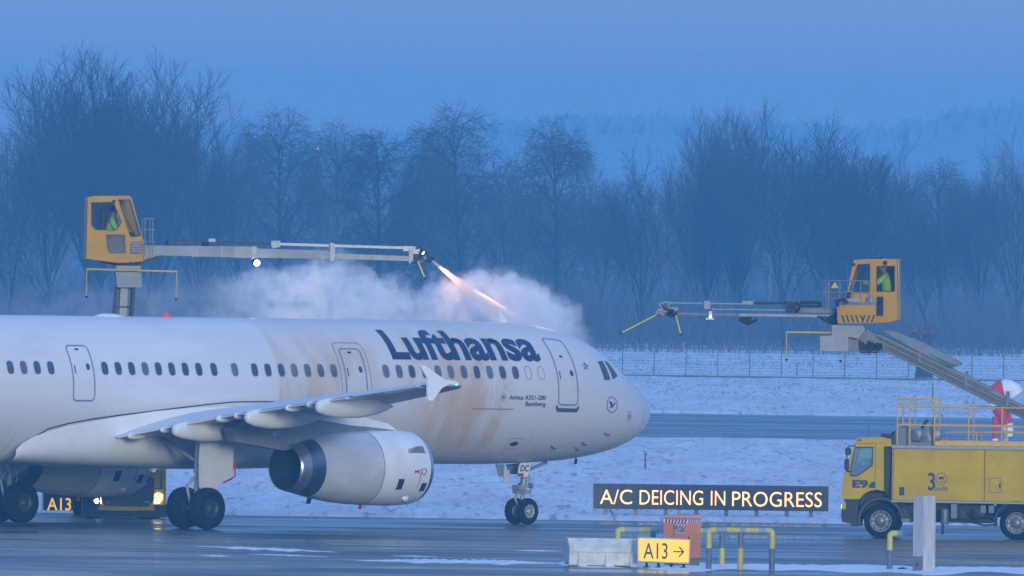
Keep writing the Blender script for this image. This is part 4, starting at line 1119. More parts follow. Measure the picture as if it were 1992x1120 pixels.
mb.build('fluid_pipe', M_LGREY, sb1, bevel=.006)
mb = MB()
for k in range(22):
    x = 1467 + k*3.0; bx1(mb, x, 586.8, x+2.1, 592.2, YS-.06, YS+.06, 0)
bx1(mb, 1467, 588.4, 1531, 590.6, YS-.04, YS+.04)
P = F1.pts([(1556,588),(1590,587.4),(1597,590),(1597,594),(1590,596.2),(1556,595)], YS); mb.tube([(a, YS, b) for a, b in P], .045, 8)
bx1(mb, 1530, 586, 1548, 608.5, YS-.2, YS+.2); c = F1.lp(1548, 598, YS); mb.lathe([(-.2,.001),(-.2,.15),(.2,.15),(.2,.001)], (c[0], YS, c[1]), (0,1,0), 18)
mb.build('cable_chain', M_HOSE, sb1)
mb = MB()
for k in range(7):
    a = F1.lp(1440 + k*3.5, 617, YS); b = F1.lp(1446 + k*2.6, 631 - abs(k-3)*1.5, YS); mb.tube([(a[0], YS-.12+.04*k, a[1]), (a[0]-.03, YS-.15+.04*k, b[1]+.06), (b[0], YS-.1+.04*k, b[1]), (b[0]+.16, YS-.1+.03*k, b[1]+.08)], .03, 6)
for k in range(5):
    a = F1.lp(1592 + k*7, 615, YS); b = F1.lp(1606 + k*5, 624 + (k % 2)*4, YS); c = F1.lp(1630, 606, YS); mb.tube([(a[0], YS-.25, a[1]), (b[0], YS-.3, b[1]), (c[0], YS-.3, c[1])], .03, 6)
a = F1.lp(1622,626,YS); mb.sphere((a[0], YS-.3, a[1]), .1, 8, 0, (1.6,1,.8))
mb.build('hose_bundle', M_HOSE, sb1)
# lamp bracket (lit) and the nozzle head
mb = MB(); bx1(mb, 1380, 605, 1386, 621, YS-.2, YS-.12, 0); bx1(mb, 1374, 618, 1390, 621.5, YS-.22, YS-.1, 0); mb.build('lamp_bracket', mat('pale_bracket', (.75,.74,.66), .4), sb1)
mb = MB(); bx1(mb, 1381.5, 614, 1385.5, 617.5, YS-.26, YS-.205); mb.build('work_lamp', mat('lit_work_lamp', (.9,.85,.7), .2, emit=(1,.92,.75), estr=1.6), sb1)
def head(F, T, parts, ly, name='nozzle_head'):
    mb = MB()
    for kind, a in parts:
        if kind == 'box':
            p = F.lp(a[0], a[1], ly); q = F.lp(a[2], a[3], ly); mb.box(p[0], q[0], ly-.1, ly+.1, p[1], q[1], a[4])
        elif kind == 'ball':
            p = F.lp(a[0], a[1], ly); mb.sphere((p[0], ly, p[1]), a[2], 10, a[3])
        elif kind == 'tube':
            mb.tube([(F.lp(x, y, ly)[0], ly + dy, F.lp(x, y, ly)[1]) for x, y, dy in a[0]], a[1], 7, a[2])
    return mb.build(name, [M_LGREY, M_GALV, M_DARK], T, bevel=.004)
head(F1, sb1, [('box',(1283,588,1302,597,0)),('box',(1291,597,1319,605,1)),('box',(1280,600,1290,610,0)),('box',(1296,592,1300,614,2)),('tube',([(1279,612,0),(1284,608,-.1),(1290,611,-.05)],.07,1)),('tube',([(1300,612,-.1),(1306,616,-.15),(1316,611,-.1),(1318,600,0)],.03,2)),('ball',(1284,613,.08,0)),('ball',(1304,604,.12,2)),('ball',(1310,612,.07,2)),('tube',([(1286,590,-.08),(1296,601,-.14),(1312,603,-.1)],.025,2)),('tube',([(1280,605,-.1),(1277,613,-.1)],.05,0))], YS)
M_STICK = mat('yellow_feeler', (.72,.62,.04), .5)
def stick(F, p, q, ly, par):
    a, b = F.lp(*p, ly), F.lp(*q, ly); mb = MB(); mb.tube([(a[0], ly-.1, a[1]), (b[0], ly-.1, b[1])], .022, 6, 0); mb.sphere((b[0], ly-.1, b[1]), .04, 8, 1); mb.build('feeler_rod', [M_STICK, M_BLACK], par)
stick(F1, (1280,611), (1209,647.5), YS, sb1); stick(F1, (1315,612), (1325,650.5), YS, sb1)
mb = MB()
for px in (1607, 1634): 
    a = F1.lp(px, 546, .6); b = F1.lp(px, 598, .6)
    for y_ in (.55, 1.9): mb.tube([(a[0], y_, a[1]), (b[0], y_, b[1])], .018, 5)
for px in (1612,): 
    a = F1.lp(px, 546, .6); b = F1.lp(px, 598, .6); mb.tube([(a[0], .55, a[1]), (b[0], .55, b[1])], .018, 5)
for py in (546, 568.5, 580):
    a = F1.lp(1601 if py < 570 else 1607, py, .6); b = F1.lp(1690 if py < 570 else 1640, py, .6)
    mb.tube([(a[0], .42, a[1]), (b[0], .42, b[1])], .016, 5); 
    if py < 570: mb.tube([(a[0], .42, a[1]), (a[0], 1.9, a[1])], .016, 5)
for px in (1659, 1674, 1690): a = F1.lp(px, 546, .42); b = F1.lp(px, 582, .42); mb.tube([(a[0], .42, a[1]), (b[0], .42, b[1])], .014, 5)
mb.build('platform_railing', M_GALV, c1)
mb = MB(); a = F1.lp(1624, 556, .5); mb.add([(a[0]-.11,.5,a[1]-.06),(a[0]+.11,.5,a[1]-.06),(a[0],.5,a[1]+.12)], [(0,1,2)]); mb.build('warning_triangle', M_RAILY, c1)
# operator of the right vehicle (leans forward to the left)
a = F1.lp(1717, 579, .85)
loc = F1.mi.transposed() @ Vector((a[0], .85, a[1])) + F1.o
person(loc, R(-5), 'operator in a neon jacket and pale helmet in the right cabin', {
 'pelvis': (.10,0,.0), 'waist': (.11,0,.22), 'chest': (.10,0,.45), 'neck': (.04,0,.64), 'head': (-.02,0,.80), 'face': (-1,0,0), 'fx': -.14,
 'shoulder_l': (.08,-.2,.54), 'elbow_l': (-.20,-.24,.32), 'wrist_l': (-.52,-.2,.40), 'shoulder_r': (.08,.2,.54), 'elbow_r': (-.18,.24,.32), 'wrist_r': (-.46,.2,.36),
 'hip_l': (.0,-.1,-.02), 'knee_l': (-.42,-.12,.02), 'ankle_l': (-.46,-.12,-.40), 'hip_r': (.0,.1,-.02), 'knee_r': (-.42,.12,.02), 'ankle_r': (-.46,.12,-.40)}, M_NEON, hood=mat('pale_helmet', (.75,.62,.64), .45), sc=1.12)

# ================================================================== the de-icing vehicle behind the airliner
F2 = Frame(248, 518.2, yaw=R(5))
T2 = empty('deicing_truck', F2.o, R(5), 'yellow de-icing truck with headlights lit behind the airliner, its boom spraying over the fuselage', 'de-icing truck')
def q2(px, py, ly=0.0): return F2.lp(px, py, ly)
def bx2(mb, px0, py0, px1, py1, y0, y1, m=0):
    a = F2.lp(px0, py0, y0); b = F2.lp(px1, py1, y0); mb.box(a[0], b[0], y0, y1, a[1], b[1], m)
mb = MB(); bx2(mb, 174, 878, 322.5, 986, .10, 1.9); cab2 = mb.build('cab', M_YEL, T2, bevel=.06)
mb = MB(); P = F2.pts(rpoly([(190,927),(300,927),(300,975),(292,983),(280,986),(218,986),(205,983),(196,975)], 4)); mb.plate([P], .06, .12); mb.build('grille', M_BLACK, cab2)
mb = MB()
for py in (943, 951, 959, 967): bx2(mb, 200, py, 296, py+2.4, .045, .07)
bx2(mb, 206, 975, 212, 977, .04, .07, 1); bx2(mb, 283, 975, 289, 977, .04, .07, 1); bx2(mb, 278, 939, 285, 942.5, .04, .07, 1); mb.build('grille_bar', [M_DARK, M_LGREY], cab2)
mb = MB(); P = F2.pts(rpoly([(183,884),(310,884),(303,919),(190,919)], 4)); mb.plate([P], .05, .12); mb.build('windscreen', M_DGLASS, cab2)
mb = MB(); bx2(mb, 312.5, 916, 314.5, 951, .07, .11); bx2(mb, 298, 949.5, 323, 952, .07, .11); mb.build('door_seam', mat('dark_seam', (.12,.09,.02), .6), cab2)
for P, P2 in (([(180,968.5),(196,966),(197.5,979.5),(187,979),(180,975.5)], None), ([(303,963.5),(314.5,961),(314.5,967),(303,969)], [(300.5,970),(305,970.5),(305,973),(313,974),(310,978.5),(300.5,978.5)])):
    mb = MB(); mb.plate([F2.pts(P)], .03, .11)
    if P2: mb.plate([F2.pts(P2)], .03, .11)
    hl = mb.build('headlight', mat('headlight_glow', (.9,.85,.7), .2, emit=(1,.88,.6), estr=6.0), T2)
    c = F2.pts(P); cx = sum(p[0] for p in c)/len(c); cz_ = sum(p[1] for p in c)/len(c)
    ld = bpy.data.lights.new('headlight_beam', 'SPOT'); ld.energy = 500; ld.spot_size = R(50); ld.spot_blend = .6; ld.color = (1,.86,.62); ld.shadow_soft_size = .08
    lo_ = bpy.data.objects.new('headlight_beam', ld); COL.objects.link(lo_); lo_.parent = T2; lo_.location = (cx, -.05, cz_); lo_.rotation_euler = (R(84), 0, 0)
mb = MB(); bx2(mb, 161, 966, 195, 1006, .0, .5, 0); bx2(mb, 195, 992.5, 300, 1006, .02, .5, 0); bx2(mb, 300, 981, 325, 1006, .0, .5, 0); bx2(mb, 230, 990.5, 264, 992, .01, .03, 1); mb.build('front_bumper', [M_DARK, M_LGREY], T2, bevel=.04)
mb = MB(); bx2(mb, 190, 984.5, 304, 993, .0, .12); mb.build('bumper_strip', M_YEL, T2)
xl, xr = q2(178, 1000)[0], q2(306, 1000)[0]
for x in (xl, xr):
    for y_ in (1.15, 5.2):
        w = vwheel(T2, (x, y_, .475), .475, .42); w.rotation_euler = (0, 0, R(90))
bz0, bz1 = .95, 2.55
mb = MB(); mb.box(xl-.25, xr+.25, 2.0, 7.6, bz0, bz1); mb.build('body', M_YEL, T2, bevel=.03)
mb = MB(); mb.box(xl+.3, xr-.3, .6, 7.4, .55, .92); mb.build('chassis', M_DARK, T2)
mb = MB()
for x in (xl-.2, xr+.2):
    for y_ in (2.1, 3.5, 5.0, 6.4): mb.tube([(x, y_, bz1), (x, y_, bz1+.95)], .022, 6)
    for z in (.5, .95): mb.tube([(x, 2.1, bz1+z), (x, 6.4, bz1+z)], .022, 6)
mb.build('roof_railing', M_RAILY, T2)
mb = MB()
ws = [q2(px, 880, .0)[0] for px in (185, 311)]
mb.tube([(xl-.35, .35, 1.9), (xl-.35, .35, 2.6)], .09, 8); mb.build('wing_mirror', M_BLACK, T2)
# mast, leaning, up to the cabin
YM = 3.0
def px2(mb, P, y0, y1, m=0): mb.plate([F2.pts(P, YM)], YM + y0, YM + y1, m)
a = q2(236, 905, YM)
tw = q2(231, 800, YM)
mb = MB(); mb.box(tw[0]-.7, tw[0]+.7, YM-.7, YM+.7, bz1, bz1+.25); mb.lathe([(0,.5),(.5,.45),(.51,.001)], (tw[0], YM, bz1+.25), (0,0,1), 24); mb.build('boom_turret', M_LGREY, T2, bevel=.02)
mb = MB(); px2(mb, [(234,559),(248.5,559),(239,800),(222,800)], -.16, .16, 0); px2(mb, [(223.7,559),(229,559),(208,800),(202,800)], -.22, .22, 1); px2(mb, [(257,559),(262.5,559),(247,800),(242,800)], -.22, .22, 1)
for py, dx in ((595,0),(640,-4),(700,-9)): px2(mb, [(222-dx*-1,py),(258-dx*-1,py),(258-dx*-1,py+3),(222-dx*-1,py+3)], -.2, .2, 1)
px2(mb, [(229,559),(234,559),(214,800),(208,800)], .0, .2, 2); px2(mb, [(248.5,559),(257,559),(243,800),(239,800)], .0, .2, 2)
mast = mb.build('boom_mast', [M_GREY, M_DARK, mat('mast_green', (.02,.10,.11), .5)], T2, bevel=.008)
mb = MB(); px2(mb, [(224,516),(272,516.5),(272,531),(224,531)], -.3, .3, 1); px2(mb, [(224,531),(273.5,531.5),(274,558.7),(226,558.7)], -.45, .35, 0); px2(mb, [(195,508),(240,512),(262,512),(300,503),(303,497),(306,499),(302,505),(268,517),(222,516),(195,510.5)], -.3, .3, 2)
piv2 = mb.build('boom_pivot', [mat('pivot_grey', (.22,.23,.25), .5, .1, noise=.2, nscale=3), M_GREY, M_DARK], T2, bevel=.012)
mb = MB(); z_ = -.5
for p, q, r_, m in (((167,523),(342,528),.032,0),((167,523),(166,577),.014,0),((342,528),(340.5,582),.014,0)):
    a, b = q2(*p, YM), q2(*q, YM); mb.tube([(a[0], YM+z_, a[1]), (b[0], YM+z_, b[1])], r_, 6, m)
for p in ((166,577),(340.5,582)): a = q2(*p, YM); mb.sphere((a[0], YM+z_, a[1]), .04, 8, 1)
mb.build('feeler_bar', [M_RAILY, M_BLACK], piv2)
out2 = [(171,384),(188,381),(252,380.5),(256,384),(276.5,461),(279,466),(279,508),(228,511),(168,503)]
v1 = [(177,393),(221.5,392),(237,432),(227,448.5),(186,447.5),(177,438.5)]
v2 = [(205,455.5),(243,456),(245,491.5),(242,493),(213,492.5),(208,480)]
v3 = [(229.5,387.5),(253.5,387.5),(275,459),(253.5,462)]
v4 = [(252.7,470.6),(277,469.5),(277,493.5),(252.7,493.5)]
c2, O2_ = cabin(F2, T2, out2, [v1, v3, v2, v4], YM-.95, YM+.55, (3,), extra=(0, 1))
mb = MB()
for k in range(4): bx2(mb, 255, 473+k*5, 275.5, 475+k*5, YM-.96, YM-.93)
mb.build('vent_slat', M_GREY, c2)
mb = MB()
for px in (196, 201, 212, 225): a = q2(px, 380, YM-.5); mb = MB(); mb.box(a[0]-.04, a[0]+.04, YM-.5, YM-.38, O2_[1][1]-.03, O2_[1][1]+.06); mb.build('roof_lamp', M_BLACK, c2, bevel=.01)
a = q2(222, 391, YM-1); mb = MB(); mb.sphere((a[0], YM-.98, a[1]), .05, 8); mb.build('work_light', M_BLACK, c2)
a = q2(265, 461, YM-1); b = q2(246, 428, YM-.96); mb = MB(); mb.tube([(b[0], YM-.965, b[1]), (a[0], YM-.99, a[1])], .015, 5); mb.build('wiper', M_BLACK, c2)
mb = MB(); a = q2(198, 432, YM); mb.box(a[0]-.06, a[0]+.08, YM-.45, YM+.05, a[1]-.3, a[1]+.4); mb.box(a[0]-.05, a[0]+.5, YM-.45, YM+.05, a[1]-.75, a[1]-.62); a = q2(252, 455, YM); mb.box(a[0]-.2, a[0]+.1, YM-.6, YM+.1, a[1]-.4, a[1]+.05); mb.build('cabin_seat', M_BLACK, c2, bevel=.03)
a = q2(211, 467, YM - .5)
loc = F2.mi.transposed() @ Vector((a[0], YM - .5, a[1])) + F2.o
person(loc, R(5), 'dark-haired operator in a neon jacket in the left cabin', {
 'pelvis': (.0,0,.0), 'waist': (.02,0,.22), 'chest': (.05,0,.44), 'neck': (.09,0,.63), 'head': (.15,0,.80), 'face': (1,0,0),
 'shoulder_l': (.05,-.2,.54), 'elbow_l': (.20,-.25,.28), 'wrist_l': (.46,-.18,.34), 'shoulder_r': (.05,.2,.54), 'elbow_r': (.20,.24,.28), 'wrist_r': (.46,.18,.34),
 'hip_l': (.05,-.1,-.02), 'knee_l': (.42,-.12,.02), 'ankle_l': (.46,-.12,-.40), 'hip_r': (.05,.1,-.02), 'knee_r': (.42,.12,.02), 'ankle_r': (.46,.12,-.40)}, M_NEON, hair=mat('dark_hair', (.015,.012,.01), .8), sc=1.08)
# platform railing right of the cabin
mb = MB()
for px in (282, 297): a = q2(px, 425, YM-.7); b = q2(px, 497, YM-.7); mb.tube([(a[0], YM-.7, a[1]), (b[0], YM-.7, b[1])], .016, 5); mb.tube([(a[0], YM+.4, a[1]), (b[0], YM+.4, b[1])], .016, 5)
for py in (425, 447, 470): a = q2(279, py, YM-.7); b = q2(303, py, YM-.7); mb.tube([(a[0], YM-.7, a[1]), (b[0], YM-.7, b[1])], .014, 5); mb.tube([(b[0]-.1, YM-.7, b[1]), (b[0]-.1, YM+.4, b[1])], .014, 5)
mb.build('platform_railing', M_GALV, c2)
# spray boom
YT = YM
def pl2(P, y0, y1, mb, m=0): mb.plate([F2.pts(P, YT)], YT+y0, YT+y1, m)
M_BOOM = MATS['boom_grey']
mb = MB(); pl2([(279,477),(455,479),(455,500.5),(310,496.5),(285,503),(279,505)], -.2, .2, mb, 0); pl2([(440,478.5),(500,480),(500,501.5),(455,501)], -.19, .19, mb, 1); pl2([(497,483),(645,487.5),(645,503.5),(497,501)], -.15, .15, mb, 0); pl2([(640,492.5),(796,498),(796,507.5),(640,503)], -.11, .11, mb, 1)
sb2 = mb.build('spray_boom', [M_BOOM, M_GREY], T2, bevel=.006)
mb = MB(); pl2([(545,472),(784,479.3),(784,484.3),(545,477)], -.05, .05, mb, 0); pl2([(784,478.5),(808,479),(811,489),(784,488)], -.09, .09, mb, 0); mb.build('fluid_pipe', M_LGREY, sb2, bevel=.006)
mb = MB()
def chain2(mb, p, q, n, h):
    for k in range(n):
        t0, t1 = k/n, (k+.72)/n; x0, y0 = p[0]+(q[0]-p[0])*t0, p[1]+(q[1]-p[1])*t0; x1, y1 = p[0]+(q[0]-p[0])*t1, p[1]+(q[1]-p[1])*t1
        pl2([(x0,y0-h),(x1,y1-h),(x1,y1+h),(x0,y0+h)], -.06, .06, mb, 0)
    pl2([(p[0],p[1]-h*.4),(q[0],q[1]-h*.4),(q[0],q[1]+h*.4),(p[0],p[1]+h*.4)], -.04, .04, mb, 0)
chain2(mb, (328,467.5), (412,467.8), 26, 2.0); chain2(mb, (328,475.5), (373,476.5), 14, 2.0); chain2(mb, (412,468.5), (470,473), 18, 2.2); chain2(mb, (470,473), (546,473.5), 22, 2.2)
P = F2.pts([(328,467.5),(324.5,469.5),(324.5,473.5),(328,475.5)], YT); mb.tube([(a, YT, b) for a, b in P], .03, 6)
a = q2(399, 475, YT); mb.sphere((a[0], YT-.1, a[1]), .09, 8, 0, (1.3,1,.8)); mb.build('cable_chain', M_HOSE, sb2)
mb = MB(); pl2([(405,464),(419,464),(419,470),(405,470)], -.1, .1, mb); pl2([(527,468),(545,468),(545,480),(531,483),(527,478)], -.1, .1, mb); pl2([(641,472),(650,473),(651,490),(648,508),(641,508)], -.2, .2, mb); pl2([(488,479),(497,479),(497,505),(488,503)], -.23, -.16, mb)
for px in (374, 382, 430): a = q2(px, 480, YT); mb.box(a[0]-.015, a[0]+.015, YT-.22, YT+.22, a[1]-.3, a[1]+.03)
mb.build('boom_bracket', M_GALV, sb2)
head(F2, sb2, [('box',(795,484,803,512,1)),('box',(803,482,816,494,0)),('box',(806,494,822,506,2)),('tube',([(808,484,-.08),(818,481,-.1),(823,488,-.1),(816,498,-.12)],.028,2)),('tube',([(812,500,-.1),(824,496,-.15),(830,490,-.1),(832,500,-.08)],.025,2)),('ball',(818,497,.10,2)),('ball',(826,501,.09,1)),('tube',([(822,508,0),(830,503,0),(840,506,0)],.05,2)),('ball',(841,502,.07,2)),('tube',([(812,505,-.1),(816,510,-.12),(824,506,-.1)],.022,1)),('ball',(834,507,.055,2)),('tube',([(800,509,-.1),(806,512,-.14),(812,505,-.1)],.03,2))], YT)
stick(F2, (812,507), (826,541), YT, sb2)
la = q2(497, 510, YT)
mb = MB(); mb.lathe([(-.12,.05),(-.06,.10),(.0,.11)], (la[0], YT-.28, la[1]), (.6,-.55,-.45), 16, 0); mb.build('lamp_housing', M_DARK, sb2)
mb = MB(); mb.sphere((la[0]+.02, YT-.30, la[1]-.02), .085, 14); mb.build('boom_lamp', mat('lit_boom_lamp', (1,1,1), .2, emit=(1,.95,.82), estr=28.0), sb2)
def lamp(kind, name, par, loc, target, energy, col, size=None, soft=.1):
    ld = bpy.data.lights.new(name, kind); ld.energy = energy; ld.color = col; ld.shadow_soft_size = soft
    if kind == 'SPOT': ld.spot_size = R(size); ld.spot_blend = .7
    o = bpy.data.objects.new(name, ld); COL.objects.link(o); o.parent = par; o.location = loc
    if target is not None: o.rotation_euler = (Vector(target) - Vector(loc)).to_track_quat('-Z', 'Y').to_euler()
    return o
lamp('SPOT', 'boom_lamp_beam', sb2, (la[0]+.15, YT-.4, la[1]-.15), (la[0]+3.0, YT-.2, la[1]-2.2), 60, (1,.95,.84), 100)
nz = q2(841, 507, YT)
SPRAY0 = F2.mi.transposed() @ Vector((nz[0], YT, nz[1])) + F2.o

# ================================================================== signs, barrier, cabinet, rails, pillar
# long message sign beyond the nose wheel
F3 = Frame(1178, 531.0, yaw=R(0))
S3 = empty('message_sign', F3.o, 0, 'long black lit message sign on short posts reading A/C DEICING IN PROGRESS', 'message sign')
O = F3.pts([(1154.3,940.3),(1612,946),(1611.3,994.7),(1154,989.3)])
mb = MB(); mb.plate([O], 0, .32); hs = mb.build('sign_housing', mat('sign_housing_black', (.012,.018,.045), .45, noise=.3, nscale=1.5), S3, bevel=.02)
mb = MB()
for k in range(1, 16):
    t = k/16; a = [O[3][i]+(O[2][i]-O[3][i])*t for i in (0,1)]; b = [O[0][i]+(O[1][i]-O[0][i])*t for i in (0,1)]
    mb.obox((a[0], -.012, a[1]), (b[0], -.012, b[1]), .02, .02, up=(0,1,0))
for t in (.2, .82):
    a = [O[3][i]+(O[0][i]-O[3][i])*t for i in (0,1)]; b = [O[2][i]+(O[1][i]-O[2][i])*t for i in (0,1)]
    mb.obox((a[0], -.012, a[1]), (b[0], -.012, b[1]), .02, .03)
mb.build('housing_rib', mat('sign_rib', (.02,.03,.07), .5), hs)
for k in (0, .17, .33, .5, .66, .83, 1): pass
mb = MB(); sl = -.0112
for w, p0, p1, b0, b1 in (('A/C',1167,1230,979.8,952),('DEICING',1244,1368,981,953),('IN',1382.6,1411,982.8,954.6),('PROGRESS',1424,1599,984.3,956)):
    x0, z0 = F3.lp(p0, b0); x1, z1 = F3.lp(p1, b1); z1 = F3.lp(p0, b1)[1]
    v, f = textfit(w, x0, x1, z0, z1, -.003, ref='D')
    mb.add([(p[0], -.03, p[1] + (p[0]-x0)*(sl+.014)) for p in v], f)
mb.build('lit_lettering', mat('amber_led_lettering', (.8,.5,.2), .5, emit=(1.0,.60,.22), estr=1.5), hs)
for px in (1178,1236,1295,1354,1412.8,1471.5,1530.5,1577.5):
    x = F3.lp(px, 1000, .16)[0]; zt_ = F3.lp(px, 990, .16)[1]
    mb = MB(); mb.box(x-.06, x+.06, .12, .22, 0, zt_); mb.box(x-.14, x+.14, .04, .28, .0, .03); mb.build('sign_post', M_GREY, S3)
x = F3.lp(1186, 993, .2)[0]; mb = MB(); z_ = F3.lp(1186, 990)[1]; mb.tube([(x,.2,z_),(x+.09,.2,z_-.15),(x+.1,.2,.02)], .015, 5); mb.build('supply_cable', M_HOSE, S3)

# yellow direction sign in front
F4 = Frame(1290, 456.0, yaw=R(0), z=0.02)
S4 = empty('direction_sign', F4.o, 0, 'lit yellow sign reading A13 with a right arrow, beside the concrete barrier', 'direction sign')
O = F4.pts(rpoly([(1239.5,1044.5),(1343.5,1048.2),(1341.5,1096.6),(1239.5,1093)], 3))
mb = MB(); mb.plate([O], .0, .22); hs = mb.build('sign_box', M_LGREY, S4, bevel=.01)
P = inset(O, .055); P = F4.pts(rpoly([(1242,1047),(1341,1050.6),(1339,1094),(1242,1090.5)], 3))
mb = MB(); mb.plate([P], -.012, -.002); mb.build('sign_face', mat('lit_yellow_face', (.8,.5,.02), .4, emit=(1,.50,.0), estr=.72, noise=.0), hs)
mb = MB(); x0, z0 = F4.lp(1251.5, 1086.5); x1, z1 = F4.lp(1299, 1056)
v, f = textfit('A13', x0, x1, z0, z1, .004); mb.add([(p[0], -.018, p[1] - (p[0]-x0)*.006) for p in v], f)
a, b = F4.lp(1310, 1072.6), F4.lp(1330, 1073.2)
mb.obox((a[0], -.017, a[1]), (b[0]-.01, -.017, b[1]), .008, .032)
for s_ in (1, -1): mb.obox((b[0]-.12, -.017, b[1]+.125*s_), (b[0]+.004, -.017, b[1]-.004*s_), .008, .034)
mb.build('sign_lettering', mat('sign_black', (.012,.012,.012), .5, emit=None), hs)
for px in (1258, 1281, 1306, 1330):
    x = F4.lp(px, 1095, .11)[0]; zt_ = F4.lp(px, 1093, .11)[1]; mb = MB(); mb.lathe([(0,.09),(.02,.09),(.025,.035),(zt_+.03,.035)], (x, .11, 0), (0,0,1), 12); mb.build('sign_leg', M_DARK, S4)

# the black A13 sign behind the airliner
F5 = Frame(110, 527.5, yaw=0)
S5 = empty('location_sign', F5.o, 0, 'black sign with yellow A13 letters seen under the airliner at the left', 'location sign')
O = F5.pts([(82,952),(172,953),(172,999),(82,998)])
mb = MB(); mb.plate([O], 0, .2); hs = mb.build('sign_frame', mat('pale_yellow_frame', (.5,.42,.2), .5), S5)
O = F5.pts([(85.3,955),(169,956),(169,995.8),(85.3,994.8)])
mb = MB(); mb.plate([O], -.012, -.002); mb.build('sign_face', M_BLACK, hs)
mb = MB(); x0, z0 = F5.lp(91.5, 992.5); x1, z1 = F5.lp(138.5, 968.5); v, f = textfit('A13', x0, x1, z0, z1, .012); mb.add([(p[0], -.018, p[1]) for p in v], f); mb.build('lit_lettering', mat('lit_yellow_lettering', (.8,.5,.02), .4, emit=(1,.5,.02), estr=.9), hs)
for px in (106, 150):
    x = F5.lp(px, 1003, .1)[0]; zt_ = F5.lp(px, 999, .1)[1]; mb = MB(); mb.lathe([(0,.12),(.03,.12),(.035,.05),(zt_+.02,.05)], (x, .1, 0), (0,0,1), 10); mb.build('sign_leg', M_DARK, S5)

# concrete barrier
M_CONC = mat('concrete', (.43,.43,.42), .85, noise=.25, nscale=4, bump=.3, bscale=25)
M_CONC2 = mat('pale_concrete', (.70,.69,.63), .85, noise=.3, nscale=3, bump=.25, bscale=20)
F6 = Frame(1168, 456.6, yaw=R(0), z=0.015)
B6 = empty('concrete_barrier', F6.o, 0, 'low pale concrete barrier with a sloping top beside the yellow A13 sign', 'barrier')
x0 = F6.lp(1097.5, 1090)[0]; x1 = F6.lp(1238, 1090)[0]; zt_ = F6.lp(1150, 1046.5, .3)[1]; zm = F6.lp(1150, 1066)[1]; z2 = F6.lp(1150, 1074.5)[1]
mb = MB()
sec_ = [(0.02, .03), (0.02, z2), (0.0, z2+.01), (0.0, zm), (.26, zt_), (.44, zt_), (.70, zm), (.70, .03)]
ins = [.16, .16, .16, .17, .10, .10, .16, .16]
V = []
for e_, (xa, sg) in enumerate(((x0, 1), (x1, -1))):
    for (y, z), i_ in zip(sec_, ins): V.append((xa + sg*i_*(.8 if y < .3 else .0), y, z))
n_ = len(sec_); mb.add(V, [(i, (i+1) % n_, n_+(i+1) % n_, n_+i) for i in range(n_)] + [tuple(range(n_))[::-1], tuple(range(n_, 2*n_))], 0)
bar = mb.build('barrier_block', M_CONC2, B6, bevel=.015)
for pa, pb in ((1125,1142.5),(1178,1195),(1225,1238)):
    xa, xb = F6.lp(pa, 1090)[0], F6.lp(pb, 1090)[0]
    mb = MB(); mb.add([(xa,-.10,0),(xb,-.10,0),(xb,.02,0),(xa,.02,0),(xa,-.002,z2),(xb,-.002,z2),(xb,.02,z2),(xa,.02,z2)], [(0,3,2,1),(4,5,6,7),(0,1,5,4),(1,2,6,5),(2,3,7,6),(3,0,4,7)]); mb.build('barrier_rib', M_CONC2, B6, bevel=.01)


# orange cabinet
ca = R(35); c0_ = at(1335.6, 1098, 458.6)
CB = empty('utility_cabinet', (c0_.x, 458.6, .02), -ca, 'orange utility cabinet with a hatched warning band and number PU261', 'cabinet')
# local: x along the front (door) face to the left (-), y away; front corner at the origin
M_ORG = mat('orange_paint', (.74,.23,.085), .5, noise=.14, nscale=3)
wf, wr = .74, .64
zt_ = 1.22
mb = MB(); mb.box(-wf, 0, 0, wr, .20, zt_); cbb = mb.build('cabinet_body', M_ORG, CB, bevel=.012)
mb = MB(); mb.box(-wf+.02, -.02, .02, wr-.02, 0, .198); mb.build('cabinet_plinth', mat('plinth_grey', (.16,.17,.18), .7), CB)
mb = MB(); mb.add([(-wf-.04,-.04,zt_+.002),(.04,-.04,zt_+.002),(.04,wr+.04,zt_+.002),(-wf-.04,wr+.04,zt_+.002),(-wf-.02,-.02,zt_+.07),(.02,-.02,zt_+.07),(.02,wr+.02,zt_+.09),(-wf-.02,wr+.02,zt_+.09)], [(0,3,2,1),(4,5,6,7),(0,1,5,4),(1,2,6,5),(2,3,7,6),(3,0,4,7)]); mb.build('cabinet_roof', mat('pale_orange_roof', (.62,.33,.25), .7), CB, bevel=.01)  # roof colour paler than the cabinet body
mb = MB()
mb.box(-wf+.005, -.005, -.004, .002, zt_-.13, zt_-.03, 0); mb.box(-.002, .004, .005, wr-.005, zt_-.13, zt_-.03, 0)
for k in range(7):
    x = -wf + .05 + k*.10; mb.add([(x,-.007,zt_-.13),(x+.045,-.007,zt_-.13),(x+.085,-.007,zt_-.03),(x+.04,-.007,zt_-.03)], [(0,1,2,3)], 1)
for k in range(6):
    x = .03 + k*.10; mb.add([(.007,x,zt_-.13),(.007,x+.045,zt_-.13),(.007,x+.085,zt_-.03),(.007,x+.04,zt_-.03)], [(0,1,2,3)], 1)
mb.build('hatched_band', [mat('band_white', (.7,.68,.66), .5), mat('band_dark_red', (.16,.03,.03), .5)], CB)
mb = MB(); mb.box(-wf*.55-.006, -wf*.55+.006, -.004, .002, .22, zt_-.14); mb.build('door_seam', M_DARK, CB)
mb = MB(); mb.box(-.39, -.03, -.005, .0, zt_-.38, zt_-.16, 0); v, f = textfit('PU261', -.375, -.045, zt_-.35, zt_-.19, .01); mb.add([(p[0], -.008, p[1]) for p in v], f, 1); mb.build('number_plate', [mat('plate_pink_grey', (.55,.42,.40), .6), M_BLACK], CB)
